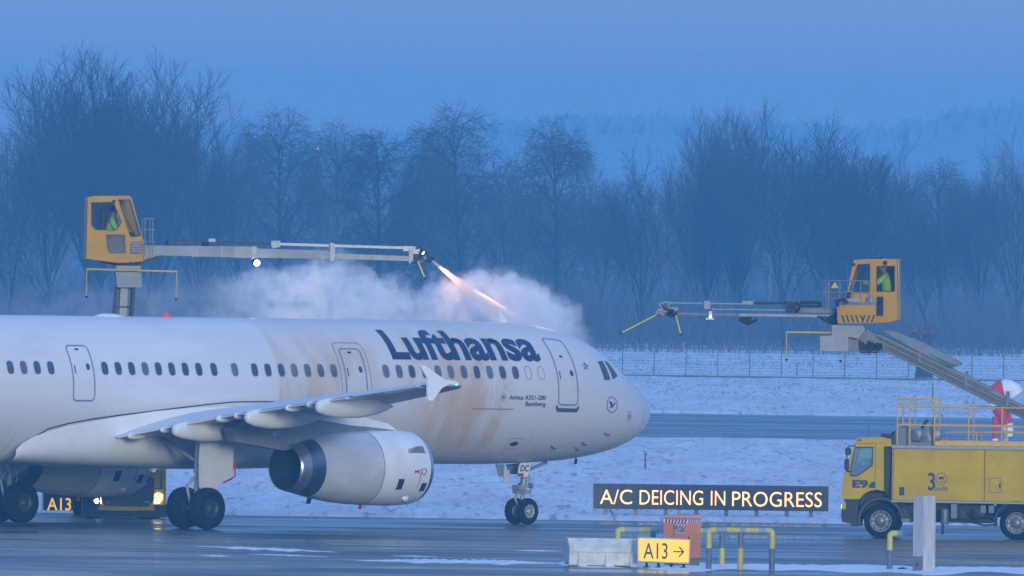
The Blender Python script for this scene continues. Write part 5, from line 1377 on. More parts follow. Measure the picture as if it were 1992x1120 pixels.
mb = MB(); mb.box(.001, .02, .05, .09, .55, .75); mb.build('door_handle', M_DARK, CB)

# yellow and grey pipe guard rails
M_PY = mat('rail_yellow', (.62,.52,.09), .5, noise=.2, nscale=6); M_PG = mat('rail_grey', (.13,.16,.22), .5, noise=.25, nscale=6); M_PGL = mat('rail_light_grey', (.30,.33,.38), .5, noise=.2, nscale=6)
def guard(label, px0, px1, py, Y, posts, segs, elbow0=True, elbow1=True, yaw=0.0):
    F = Frame(px0, Y, yaw, .01); G = empty('guard_rail', F.o, yaw, label, 'guard rail', 'pipe guard rails on the snow strip')
    r_ = .075; zc = F.lp((px0+px1)/2, py)[1]
    xa, xb = F.lp(px0, py)[0], F.lp(px1, py)[0]
    mb = MB(); k = 0
    for pa, pb, m in segs:
        a, b = F.lp(pa, py)[0], F.lp(pb, py)[0]
        mb.tube([(a,0,zc),(b,0,zc)], r_, 14, m, cap=False)
    for e_, x, sg in ((elbow0, xa, 1), (elbow1, xb, -1)):
        if e_:
            mb.tube([(x,0,zc-.16),(x,0,zc-.06),(x+sg*.02,0,zc-.02),(x+sg*.06,0,zc),(x+sg*.17,0,zc)], r_*1.01, 14, 0)
    mb.build('rail_pipe', [M_PY, M_PG, M_PGL], G)
    for px, pm, mt, mb_ in posts:
        x = F.lp(px, py)[0]; zm_ = F.lp(px, pm)[1]; e_ = abs(x-xa) < .05 or abs(x-xb) < .05
        top = zc - .16 if e_ else zc - .05
        mb = MB(); mb.tube([(x,0,zm_),(x,0,top)], r_*.98, 14, mt, cap=False); mb.tube([(x,0,0),(x,0,zm_)], r_*.975, 14, mb_, cap=False); mb.build('rail_post', [M_PY, M_PG, M_PGL], G)
    return G
guard('yellow and grey pipe guard rail standing behind the concrete barrier and the cabinet', 1202, 1412, 1031.5, 461.5, [(1202,1066,0,1),(1271,1066,1,0),(1405,1066,1,0)],
      [(1214,1244,2),(1244,1266,0),(1266,1345,2),(1345,1366,0),(1366,1412,2)], True, False)
guard('yellow and grey pipe guard rail with three front posts right of the orange cabinet', 1379.5, 1502.5, 1031.5, 455.0, [(1379.5,1066,0,1),(1441,1066,1,0),(1502.5,1067,0,1)],
      [(1390,1414,2),(1414,1440,0),(1440,1452,2),(1452,1476,0),(1476,1492,2)], True, True)
guard('short yellow and grey pipe guard rail ending at the tall concrete pillar', 1731.5, 1800, 1037.5, 457.5, [(1731.5,1070,0,1)], [(1743,1800,2)], True, False)

# concrete pillar
pa = R(50); Yp = 455.8; p0 = at(1795.6, 1108, Yp)
PL = empty('concrete_pillar', (p0.x, Yp, 0.0), -pa, 'tall square concrete pillar standing in front of the de-icing truck', 'pillar')
a_ = .415; h_ = 1.945
mb = MB(); mb.add([(-a_,0,0),(0,0,0),(0,a_,0),(-a_,a_,0),(-a_*.98,.004,h_),(-.004,.004,h_),(-.004,a_*.98,h_),(-a_*.98,a_*.98,h_)], [(0,3,2,1),(4,5,6,7),(0,1,5,4),(1,2,6,5),(2,3,7,6),(3,0,4,7)]); mb.build('pillar_shaft', mat('stained_concrete', (.58,.57,.55), .85, noise=.35, nscale=3, bump=.25, bscale=20, stretch=(5,5,.6)), PL, bevel=.012)
mb = MB(); mb.add([(-a_*.97,-.004,.02),(-.01,-.004,.02),(-.01,-.003,.40),(-a_*.97,-.003,.40)], [(0,1,2,3)]); mb.lathe([(0,.055),(.006,.055),(.0065,.001)], (-a_*.5,-.005,.2), (0,-1,0), 20, 1); mb.build('base_plate', [mat('dark_concrete', (.22,.22,.23), .8, noise=.2), mat('rusty_grey', (.15,.14,.14), .7)], PL)  # darker panel low on one face, with a round boss
for i, (px, py, r_) in enumerate(((1756,1108.5,.09),(1814.5,1107,.07))):
    g = ground(px, py); mb = MB(); mb.sphere((0,0,.03), r_, 8, 0, (1.6,1,.45)); o = mb.build('earth_clod', mat('frozen_earth', (.05,.05,.055), .9, noise=.5, nscale=9), None); o.location = g; tag(o, ('dark earth clod on the snow left of the concrete pillar', 'dark earth clod at the right foot of the concrete pillar')[i], 'clod')

# ================================================================== ground
def grid(xs, ys, zf, m, name):
    v = [(x, y, zf(x, y)) for y in ys for x in xs]; nx = len(xs)
    mb = MB(); mb.add(v, [(j*nx+i, j*nx+i+1, (j+1)*nx+i+1, (j+1)*nx+i) for j in range(len(ys)-1) for i in range(nx-1)], 0, True)
    return struct(mb.build(name, m))
def nodes(m): return m.node_tree.nodes, m.node_tree.links
# wet apron
ma = bpy.data.materials.new('wet_asphalt'); ma.use_nodes = True; n, l = nodes(ma); b = n['Principled BSDF']
t = n.new('ShaderNodeTexCoord')
def nz_(sc_, d=5, r_=.6, s=1.0):
    mp = n.new('ShaderNodeMapping'); mp.inputs['Scale'].default_value = sc_; l.new(t.outputs['Object'], mp.inputs[0])
    x = n.new('ShaderNodeTexNoise'); x.inputs['Scale'].default_value = s; x.inputs['Detail'].default_value = d; x.inputs['Roughness'].default_value = r_; l.new(mp.outputs[0], x.inputs['Vector']); return x.outputs[0]
def mr(src, a, b_, c, d):
    x = n.new('ShaderNodeMapRange'); x.inputs[1].default_value, x.inputs[2].default_value, x.inputs[3].default_value, x.inputs[4].default_value = a, b_, c, d; l.new(src, x.inputs[0]); return x.outputs[0]
pudn = n.new('ShaderNodeMath'); pudn.operation = 'MULTIPLY_ADD'; pudn.inputs[1].default_value = .5
pud0 = nz_((.10,.16,1), 5, .62); l.new(nz_((.018,.30,1), 6, .75), pudn.inputs[0]); pm2 = n.new('ShaderNodeMath'); pm2.operation = 'MULTIPLY'; l.new(pud0, pm2.inputs[0]); pm2.inputs[1].default_value = .5; l.new(pm2.outputs[0], pudn.inputs[2]); pud = pudn.outputs[0]; fine_ = nz_((2.2,.9,1), 4)
cr = n.new('ShaderNodeValToRGB'); cr.color_ramp.elements[0].color = (.035,.036,.04,1); cr.color_ramp.elements[1].color = (.11,.11,.115,1); cr.color_ramp.elements[0].position = .3; cr.color_ramp.elements[1].position = .7
l.new(nz_((.03,.22,1), 7, .78), cr.inputs[0]); l.new(cr.outputs[0], b.inputs['Base Color'])
l.new(mr(pud, .44, .58, .15, .56), b.inputs['Roughness'])
bp = n.new('ShaderNodeBump'); bp.inputs['Distance'].default_value = .02; l.new(mr(pud, .40, .58, .02, .40), bp.inputs['Strength']); l.new(fine_, bp.inputs['Height']); l.new(bp.outputs[0], b.inputs['Normal'])
grid([-600, -120, -60, -30, 0, 30, 60, 120, 600], [-60, 200, 350, 420, 470, 530, 535], lambda x, y: 0.0, ma, 'apron')
# second taxiway
grid([-900, -100, 0, 100, 900], [718, 760, 812], lambda x, y: 0.03, ma, 'taxiway')
# snow fields
ms = bpy.data.materials.new('snowy_grass'); ms.use_nodes = True; n, l = nodes(ms); b = n['Principled BSDF']; t = n.new('ShaderNodeTexCoord'); b.inputs['Roughness'].default_value = .9; b.inputs['Specular IOR Level'].default_value = .2
cr = n.new('ShaderNodeValToRGB'); e0 = cr.color_ramp.elements; e0[0].position = .26; e0[0].color = (.46,.47,.48,1); e0[1].position = .66; e0[1].color = (.82,.83,.85,1); e_ = e0.new(.44); e_.color = (.62,.63,.65,1)
l.new(nz_((.5,.035,1), 8, .85), cr.inputs[0])
cr2 = n.new('ShaderNodeValToRGB'); e0 = cr2.color_ramp.elements; e0[0].position = .36; e0[0].color = (.42,.42,.42,1); e0[1].position = .47; e0[1].color = (1,1,1,1)
l.new(nz_((3.4,.17,1), 4, .65), cr2.inputs[0])
cr3 = n.new('ShaderNodeValToRGB'); e0 = cr3.color_ramp.elements; e0[0].position = .40; e0[0].color = (1,1,1,1); e0[1].position = .62; e0[1].color = (0,0,0,1)
l.new(nz_((.5,.02,1), 4, .6), cr3.inputs[0])
fm = n.new('ShaderNodeMath'); fm.operation = 'MULTIPLY_ADD'; l.new(cr3.outputs[0], fm.inputs[0]); fm.inputs[1].default_value = .7; fm.inputs[2].default_value = .22
mx = n.new('ShaderNodeMix'); mx.data_type = 'RGBA'; mx.blend_type = 'MULTIPLY'; l.new(fm.outputs[0], mx.inputs[0]); l.new(cr.outputs[0], mx.inputs[6]); l.new(cr2.outputs[0], mx.inputs[7]); l.new(mx.outputs[2], b.inputs['Base Color'])
bp = n.new('ShaderNodeBump'); bp.inputs['Strength'].default_value = .12; bp.inputs['Distance'].default_value = .04; l.new(nz_((3.2,.5,1), 5), bp.inputs['Height']); l.new(bp.outputs[0], b.inputs['Normal'])
rng = np.random.default_rng(3)
def hn(x, y, s): 
    return (math.sin(x*.71*s + 1.3) * math.sin(y*.23*s + .4) + .6*math.sin(x*1.93*s + y*.41*s) + .4*math.sin(x*3.7*s - y*.83*s + 2.)) / 2
XS = sorted(set([-1500,-600,-250,-120] + [-60 + .6*i for i in range(201)] + [120,250,600,1500]))
def ysp(a, b, st): return [a + (b-a)*i/int((b-a)/st) for i in range(int((b-a)/st)+1)]
def edge(y, y0, y1, w): return min(1, max(0, (y-y0)/w)) * min(1, max(0, (y1-y)/w))
grid(XS, [526 + .6*i for i in range(6)] + ysp(530, 717, 2.2) + [718.5], lambda x, y: .03 + (.07 + .035*hn(x, y, 1.0)) * min(1, max(0, (y-526.3-.8*hn(x*.7, 3., 1))/1.5)) - .08*(y < 526.3), ms, 'snowfield')
grid([-2200,-400,0,400,2200], [-110,300,800,1500,3000,5240], lambda x, y: -.30, mat('frozen_soil', (.12,.115,.11), .9, noise=.3, nscale=.2), 'ground')
grid(XS, [811,812] + ysp(813, 1120, 4) + ysp(1128, 1208, 10), lambda x, y: -.1 if y < 811.5 else .04 + .10 + .05*hn(x, y, .8) + max(0, min(1, (y-1090)/60))*.5, ms, 'snowfield')
grid([-1500,-300,-50,50,300,1500], [1205,1300,1800,2500,5200], lambda x, y: .50, mat('forest_floor_litter', (.05,.05,.055), .95, noise=.4, nscale=.3), 'forest_floor')
# snow strip in the foreground with lumps along its edges
mw = mat('fresh_snow', (.78,.80,.83), .85, bump=.5, bscale=6)
def strip(P0, P1, wid, name, hgt=.10, n=220, end=.25, lump=1.0, seed=1):
    """a low bank of snow along the line between two ground pixels"""
    a, b_ = ground(*P0), ground(*P1); rg = random.Random(seed); d = (b_-a); V = []; F_ = []; K = 9
    ph = [rg.uniform(0, 6.3) for _ in range(8)]
    for i in range(n+1):
        t_ = i/n; c = a + d*t_; tp = min(1, t_/end, (1-t_)/end if end < .6 else 1)
        w0 = wid * tp * (1 + .35*math.sin(t_*19+ph[0]) + .3*math.sin(t_*47+ph[1])); h0 = hgt * tp
        for k in range(K):
            u = k/(K-1); yy = (u-.5)*w0 + .25*wid*tp*math.sin(t_*31+ph[2])*.4
            z = .004 + h0 * max(0, math.sin(math.pi*u)) ** .7 * (.55 + lump*.35*math.sin(t_*140+ph[3]+k) + lump*.3*rg.random())
            V.append((c.x, c.y + yy, max(.0, z) if 0 < k < K-1 else -.01))
    for i in range(n):
        for k in range(K-1): F_.append((i*K+k, i*K+k+1, (i+1)*K+k+1, (i+1)*K+k))
    mb = MB(); mb.add(V, F_, 0, True); return struct(mb.build(name, mw))
strip((690,1090.5), (1110,1096.5), 3.0, 'snow_bank', .07, 320, .3, seed=4)
strip((1085,1098), (2300,1116), 8.5, 'snow_bank', .05, 420, .02, .8, seed=5)
strip((1080,1096.5), (1260,1100), 2.2, 'snow_bank', .16, 200, .2, 1.0, seed=6)
strip((1380,1100.5), (2300,1112.5), 3.5, 'snow_bank', .06, 360, .05, 1.0, seed=16)
strip((380,1062.5), (660,1074), 3.4, 'snow_patch', .03, 160, .4, seed=7)
strip((392,1080.5), (450,1082), 2.0, 'snow_patch', .025, 60, .5, seed=8)
strip((480,1077.5), (640,1083), 1.2, 'snow_patch', .02, 60, .5, seed=9)
strip((760,1081), (850,1083), 1.0, 'snow_patch', .02, 60, .5, seed=10)
strip((1000,1070.5), (1090,1072), 1.6, 'snow_patch', .02, 60, .5, seed=11)
strip((1240,832), (1530,836.5), 7.0, 'snow_patch', .03, 60, .5, seed=12)
strip((1145,1008.5), (1560,1016), .8, 'snow_bank', .08, 200, .1, seed=13)
# taxi line
ml = mat('worn_yellow_line', (.30,.23,.05), .45, noise=.6, nscale=.6)
def line(P, w, name):
    pts = [ground(*p) for p in P]; V = []
    for p in pts: V += [(p.x, p.y - w/2, .004), (p.x, p.y + w/2, .004)]
    mb = MB(); mb.add(V, [(2*i, 2*i+2, 2*i+3, 2*i+1) for i in range(len(pts)-1)]); return struct(mb.build(name, ml))
line([(-60,1053),(200,1052.5),(430,1054),(700,1055)], 1.1, 'taxi_line_marking')
line([(240,1061.5),(420,1065),(620,1069)], .8, 'taxi_line_marking')
line([(1090,1046),(1300,1048),(1700,1050),(2100,1053)], .9, 'taxi_line_marking')
line([(380,1094),(560,1096)], .7, 'taxi_line_marking')

# frozen grass tufts poking through the snow
rg = random.Random(11); V = []; F_ = []
def tuft(x, y, z, h):
    for k in range(4):
        a = rg.uniform(0, 6.28); lx, ly = math.cos(a)*h*.9*rg.random(), math.sin(a)*h*.6; w = .022*rg.uniform(.8,2.2); b = len(V)
        V.extend([(x-w, y, z-.05), (x+w, y, z-.05), (x+lx, y+ly, z+h*rg.uniform(.5,1))]); F_.append((b, b+1, b+2))
for i in range(3400):
    y = 528 + 186*rg.random()**1.2; hw = 30.*y/1000*1.15+4; x = rg.uniform(-hw, hw)
    if hn(x*.6, y*.5, 1.) + rg.gauss(0,.35) < .1: continue
    tuft(x, y, .07 + .06*hn(x, y, 1.0), rg.uniform(.03,.085))
for i in range(3600):
    y = 815 + 290*rg.random(); hw = 30.*y/1000*1.15+4; x = rg.uniform(-4, hw)
    if hn(x*.4, y*.2, 1.) + rg.gauss(0,.35) < .1 and y < 1070: continue
    tuft(x, y, .14 + .09*hn(x, y, .8), rg.uniform(.05,.13) * (1.7 if y > 1060 else 1))
me = bpy.data.meshes.new('grass_tufts'); me.from_pydata(V, [], F_); me.materials.append(mat('frozen_grass', (.24,.235,.23), .9)); o = bpy.data.objects.new('grass_tufts', me); COL.objects.link(o); stuff(o, 'frozen grass tufts poking through the thin snow', 'grass')

# ================================================================== perimeter fence, posts, windsock
Yf = 985.0
FN = empty('perimeter_fence', at(1480, 739, Yf) * Vector((1,1,0)) if False else Vector((at(1480,739,Yf).x, Yf, .12)), 0, 'tall wire perimeter fence with coiled barbed wire between the snow and the trees', 'fence')
M_FENCE = mat('fence_green_grey', (.07,.09,.105), .6)
fo = FN.location
pitch = 1.752; hF = 2.05
xA, xB = -80, 80
nposts = int((xB-xA)/pitch)
for k in range(nposts+1):
    x = xA + k*pitch - fo.x + .3
    mb = MB(); mb.obox((x,0,0), (x,0,hF-.42), .055, .055, up=(0,1,0)); mb.obox((x,0,hF-.42), (x-.32,0,hF-.02), .04, .04, up=(0,1,0)); mb.obox((x,0,hF-.42), (x+.32,0,hF-.02), .04, .04, up=(0,1,0)); mb.build('fence_post', M_FENCE, FN)
mb = MB(); xa, xb = xA - fo.x, xB - fo.x
for z in (.06, hF-.45): mb.obox((xa,0,z), (xb,0,z), .03, .10 if z < .1 else .05)
mb.obox((xa,-.01,-.05), (xb,-.01,-.05), .12, .14); mb.build('fence_rail', M_FENCE, FN)
V = []; F_ = []
def ribbon(p, q, w):
    b = len(V); V.extend([(p[0], p[1], p[2]-w), (q[0], q[1], q[2]-w), (q[0], q[1], q[2]+w), (p[0], p[1], p[2]+w)]); F_.append((b,b+1,b+2,b+3))
for k in range(9): z = .2 + k*.17; ribbon((xa,.02,z), (xb,.02,z), .007)
mb = MB(); mb.add(V, F_, 0); mb.build('fence_wire', M_FENCE, FN)
mb = MB(); rg = random.Random(5); pts = []; x = xa; k = 0
while x < xb:
    a = k*.9; pts.append((x + .16*math.cos(a), .25*math.sin(a), hF-.16 + .20*math.sin(a*1.0+.5*math.sin(k)))); x += .105; k += 1
mb.tube(pts, .022, 3, 0, False, False); pts = [(p[0]+.5, -p[1], p[2]-.05 + .04*math.sin(i*1.7)) for i, p in enumerate(pts)]; mb.tube(pts, .018, 3, 0, False, False); mb.build('barbed_coil', mat('barbed_wire_grey', (.15,.155,.165), .6), FN)
for i, (px, p0, p1, Y) in enumerate(((1004+248,884,916,606.),(1814,748,782,900.),(1550,707,735,1010.))):
    g = ground(px, p1); top = at(px, p0, g.y)
    if i == 0: g = ground(1255, 915.5); top = at(1255, 882.5, g.y)
    mb = MB(); mb.lathe([(0,.10),(.04,.10),(.045,.03),(top.z-g.z-.05,.026),(top.z-g.z,.03),(top.z-g.z+.01,.001)], (0,0,0), (0,0,1), 8); o = mb.build('marker_pole', M_FENCE, None); o.location = (g.x, g.y, 0.03); tag(o, ('thin marker pole in the snow below the nose', 'thin marker pole in the snow under the right boom', 'thin marker pole at the foot of the fence')[i], 'marker pole')
# pollarded trunk
g = ground(1797, 741); h0 = at(1797, 632, g.y).z
PT = empty('pollarded_tree', (g.x, g.y, .1), 0, 'short pollarded tree trunk with knobbly heads behind the right boom', 'tree')
ms_ = g.y / FPX
mb = MB(); mb.tube([(0,0,-.2),(.02,0,.8),(-.03,0,2.0),(-.05,.05,h0-1.0)], [.55,.46,.42,.46], 12); mb.tube([(-.03,0,h0-1.5),(.2,0,h0-.9),(.33,0,h0-.45)], [.32,.28,.3], 10); mb.tube([(-.05,0,h0-1.6),(-.45,0,h0-1.0),(-.6,0,h0-.6)], [.3,.24,.25], 10); mb.build('trunk', mat('wet_bark', (.05,.047,.05), .9, noise=.4, nscale=4), PT)
rg = random.Random(2); mb = MB()
for cx, cz in ((.35,h0-.25),(-.62,h0-.5),(-.1,h0-.55)):
    for k in range(16): mb.sphere((cx + rg.gauss(0,.15), rg.gauss(0,.15), cz + rg.gauss(0,.12)), rg.uniform(.08,.17), 7, 0)
mb.build('crown', mat('knob_bark', (.14,.09,.085), .9, noise=.5, nscale=6), PT)
# limp windsock, red and white
Yw = 655.0; wx = at(1955, 800, Yw); WS = empty('windsock', (wx.x, Yw, 0.05), 0, 'red and white windsock hanging limp behind the railing of the right truck', 'windsock')
def W(px, py, dy=0.0): p = at(px, py, Yw + dy); return (p.x - wx.x, dy, p.z - .05)
M_WR = mat('windsock_red', (.62,.03,.04), .7, noise=.2, nscale=4); M_WW = mat('windsock_white', (.78,.77,.77), .7, noise=.12, nscale=4)
mb = MB(); pz = W(1957, 768)
mb.tube([(pz[0]+.04, .25, -.05), (pz[0]+.04, .25, pz[2])], .07, 10, 1); mb.build('mast', [M_WR, M_WW], WS)
path = [(1977,768),(1970,759),(1958,754),(1946,756),(1938,764),(1936,776),(1940,789),(1947,800),(1954,812),(1959,826),(1962,840),(1963,849)]
radi = [.30,.31,.31,.30,.28,.26,.26,.27,.26,.22,.18,.13]
mb = MB()
def cr_(P, t_):
    i = min(int(t_), len(P)-2); f_ = t_ - i; g_ = lambda k: P[max(0, min(len(P)-1, k))]
    return tuple(.5*(2*g_(i)[j] + (g_(i+1)[j]-g_(i-1)[j])*f_ + (2*g_(i-1)[j]-5*g_(i)[j]+4*g_(i+1)[j]-g_(i+2)[j])*f_*f_ + (3*g_(i)[j]-g_(i-1)[j]-3*g_(i+1)[j]+g_(i+2)[j])*f_**3) for j in range(len(P[0])))
for t0, t1, m in ((0,2.6,1),(2.6,5.4,0),(5.4,6.2,1),(6.2,8.9,0),(8.9,11,1)):
    q = [t0 + (t1-t0)*k/8 for k in range(9)]
    mb.tube([W(*cr_(path, x), -.15) for x in q], [cr_([(r_,) for r_ in radi], x)[0] * (1 + .06*math.sin(x*9)) for x in q], 16, m, True, m == 1 and t0 > 8)
mb.build('sock', [M_WR, M_WW], WS)
mb = MB(); mb.tube([W(1936,810,-.5), W(1936,853,-.5)], .11, 10, 0); mb.tube([W(1936,853,-.5), W(1936,859,-.5), W(1936,1000,-.5)][:2] , .115, 10, 1); mb.tube([W(1936,859,-.5), (W(1936,859,-.5)[0], -.5, -.05)], .06, 8, 1); mb.build('striped_post', [M_WR, M_WW], WS)

# ================================================================== trees
M_BARK = mat('frosted_bark', (.022,.024,.028), .9, noise=.3, nscale=2)
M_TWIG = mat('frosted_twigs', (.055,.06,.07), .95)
M_FAR = mat('rimed_hazy_twigs', (.24,.25,.28), .95)  # lightened for rime, with distance haze put into the colour
M_BUSH = mat('rimed_misty_thicket', (.10,.11,.13), .95)  # lighter for frost, with the ground mist put into the colour
M_TWIGD = mat('dark_twigs', (.022,.025,.03), .95)
def unit(v): return v / (np.linalg.norm(v) + 1e-9)
KINDS = {
 'fan':   dict(trunk=.20, L=(.78,.36,.17,.075), n=(13,11,9,7), ang=((5,25),(14,34),(16,40),(16,42)), trop=.09, wob=.035, tmin=(.45,.15,.12,.1)),
 'round': dict(trunk=.30, L=(.56,.34,.17,.075), n=(10,9,9,7), ang=((12,46),(22,48),(22,52),(22,55)), trop=.07, wob=.06, tmin=(.4,.25,.12,.1)),
 'birch': dict(trunk=.86, L=(.34,.20,.13,.075), n=(22,8,7,6), ang=((24,55),(25,50),(28,62),(28,70)), trop=-.02, wob=.06, tmin=(.22,.2,.15,.1)),
 'open':  dict(trunk=.42, L=(.52,.30,.16,.07), n=(10,9,8,6), ang=((16,48),(22,50),(22,55),(22,55)), trop=.06, wob=.08, tmin=(.5,.3,.15,.1)),
}
def grow_tree(kind, seed, depth=4, H=20.0):
    K = KINDS[kind]; rg = np.random.default_rng(seed); segs = [[] for _ in range(6)]
    UP = np.array([0,0,1.0])
    rad = [.021*H, .0070*H, .0027*H, .0012*H, .00075*H]
    def branch(p, d, ln, r, lev):
        ns = 7 if lev == 0 else (6 if lev == 1 else (4 if lev == 2 else (3 if lev == 3 else 2)))
        path = [p]; dirs = []
        for i in range(ns):
            tr = K['trop'] if lev else .02
            if kind == 'birch' and lev >= 2: tr = -.16
            d = unit(d + rg.normal(0, K['wob'] * (.5 if lev == 0 else 1), 3) + UP * tr); p = p + d*ln/ns; path.append(p); dirs.append(d)
        for i in range(ns):
            t0, t1 = i/ns, (i+1)/ns; r0, r1 = r*(1-.78*t0), r*(1-.78*t1)
            segs[lev].append((*path[i], *path[i+1], r0, r1))
        if lev >= depth: return
        nc = K['n'][lev]; tm = K['tmin'][lev]
        for c in range(nc):
            t = tm + (1-tm) * (c + rg.random()) / nc; t = min(t, .99); i = min(int(t*ns), ns-1); q = path[i] + (path[i+1]-path[i])*(t*ns-i)
            a0, a1 = K['ang'][lev]; a = R(rg.uniform(a0, a1)); az = c*2.4 + rg.uniform(-.5,.5)
            dd = dirs[i]; u = unit(np.cross(dd, [.3,.2,.9] if abs(dd[2]) < .9 else [1,0,0])); w = np.cross(dd, u)
            nd = unit(dd*math.cos(a) + (u*math.cos(az) + w*math.sin(az))*math.sin(a))
            f_ = 1 - .45*(t - tm)/(1-tm) if lev else (1.0 if kind != 'birch' else 1.15 - .75*(t-tm)/(1-tm))
            branch(q, nd, K['L'][lev]*H*f_*rg.uniform(.75,1.15), min(rad[lev+1]*rg.uniform(.7,1.3), r*.8), lev+1)
    branch(np.zeros(3), UP.copy(), K['trunk']*H if kind != 'birch' else K['trunk']*H, rad[0], 0)
    out = [np.array(s) if s else np.zeros((0,8)) for s in segs]
    zmax = max(s[:,5].max() for s in out if len(s)); k = H / zmax
    for s in out: s *= k
    return out
def prisms(S):
    """three-sided tapered prisms for an array of segments"""
    if not len(S): return np.zeros((0,3)), np.zeros((0,4), int)
    a, b = S[:,:3], S[:,3:6]; d = b - a; d /= np.linalg.norm(d, axis=1, keepdims=True) + 1e-9
    ref = np.where(np.abs(d[:,2:3]) < .9, np.array([[0,0,1.0]]), np.array([[1.0,0,0]])); u = np.cross(d, ref); u /= np.linalg.norm(u, axis=1, keepdims=True) + 1e-9; w = np.cross(d, u)
    V = np.empty((len(S), 6, 3))
    for k in range(3):
        c, s = math.cos(2.0944*k), math.sin(2.0944*k); o = u*c + w*s
        V[:,k] = a + o*S[:,6:7]; V[:,3+k] = b + o*S[:,7:8]
    base = (np.arange(len(S))*6)[:,None]
    F = np.concatenate([base + np.array([[k,(k+1)%3,3+(k+1)%3,3+k]]) for k in range(3)])
    return V.reshape(-1,3), F
def np_mesh(name, V, F, m):
    me = bpy.data.meshes.new(name); me.vertices.add(len(V)); me.vertices.foreach_set('co', np.ascontiguousarray(V, dtype=np.float32).ravel())
    me.loops.add(F.size); me.loops.foreach_set('vertex_index', F.astype(np.int32).ravel()); me.polygons.add(len(F)); me.polygons.foreach_set('loop_start', np.arange(0, F.size, 4, dtype=np.int32)); me.polygons.foreach_set('loop_total', np.full(len(F), 4, dtype=np.int32))
    me.materials.append(m); me.update(calc_edges=True); me.validate(); return me
PROTO = {}
def proto(kind, seed, dark):
    key = (kind, seed, dark)
    if key not in PROTO:
        S = grow_tree(kind, seed)
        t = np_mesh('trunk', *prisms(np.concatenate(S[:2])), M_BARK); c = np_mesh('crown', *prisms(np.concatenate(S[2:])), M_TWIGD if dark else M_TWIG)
        xy = np.concatenate(S[2:])[:,3:5]; wid = np.percentile(np.abs(xy[:,0]), 96)
        PROTO[key] = (t, c, wid, S)
    return PROTO[key]
# px of the trunk, py of the top, width in px, kind, seed, dark twigs, depth, label
TREES = [
 (20,160,170,'round',1,1,1130,'bare tree cut by the left edge of the photo'),
 (96,180,170,'round',2,1,1150,'bare round tree between the left edge and the tall fan-shaped tree'),
 (196,70,250,'fan',3,1,1142,'tallest bare tree, an upright fan of twigs above the left operator cabin'),
 (290,82,270,'fan',4,1,1160,'broad bare tree leaning right beside the tallest fan-shaped tree'),
 (385,175,150,'round',5,1,1175,'lower bare tree on the right shoulder of the tall pair above the left boom'),
 (470,225,130,'open',6,0,1190,'pale bare tree over the left boom, next to the tall pair'),
 (545,184,200,'birch',7,0,1215,'tall pale feathery tree above the middle of the left boom'),
 (640,212,150,'birch',8,0,1260,'hazy feathery tree beside the tiny red light'),
 (735,233,170,'birch',9,1,1150,'dark dense pointed tree above the end of the left boom'),
 (815,225,150,'birch',10,0,1180,'slim drooping tree between the dark pointed tree and the tall birch'),
 (892,180,220,'birch',11,0,1165,'tall drooping birch above the steam and spray'),
 (990,285,150,'open',6,0,1200,'low bare tree in the gap right of the tall birch'),
 (1082,203,190,'birch',12,0,1175,'drooping birch above the nose of the airliner'),
 (1165,300,120,'round',2,0,1200,'low bare tree just right of the birch above the nose'),
 (1245,268,170,'round',5,1,1140,'rounded bare tree over the tip of the right spray boom'),
 (1368,192,170,'fan',13,0,1175,'upright bare tree left of the largest group on the right'),
 (1440,188,150,'fan',3,0,1185,'slender upright bare tree between two broader ones on the right'),
 (1524,180,220,'round',14,1,1145,'tall many-limbed bare tree left of the right operator cabin'),
 (1625,207,280,'fan',4,1,1150,'wide fan-shaped bare tree above the right operator cabin'),
 (1700,240,150,'round',1,0,1170,'bare tree at the right shoulder of the wide fan-shaped tree'),
 (1768,330,130,'open',15,0,1190,'low bare tree just right of the right operator cabin'),
 (1802,385,150,'open',15,1,1135,'dark leaning bare tree with bent limbs right of the right cabin'),
 (1835,290,150,'birch',8,0,1230,'faint feathery tree under the distant ridge on the right'),
 (1905,262,150,'round',14,0,1200,'hazy bare tree second from the right edge'),
 (1975,240,190,'round',5,0,1180,'bare tree cut by the right edge of the photo'),
]
for px, py, wpx, kind, seed, dark, Y, label in TREES:
    tm, cm, wid, _S = proto(kind, seed, dark)
    base = at(px, 730, Y); top = at(px, py, Y); h = top.z - .4
    e_ = empty('bare_tree', (base.x, Y, .4), random.uniform(0, 6.28), label, 'tree', 'bare winter trees behind the fence')
    sz = h/20.0; sxy = max(.62*sz, min(1.7*sz, (wpx/2*Y/FPX) / wid)); e_.scale = (sxy, sxy, sz)
    for nm, me in (('trunk', tm), ('crown', cm)):
        o = bpy.data.objects.new(nm, me); COL.objects.link(o); o.parent = e_
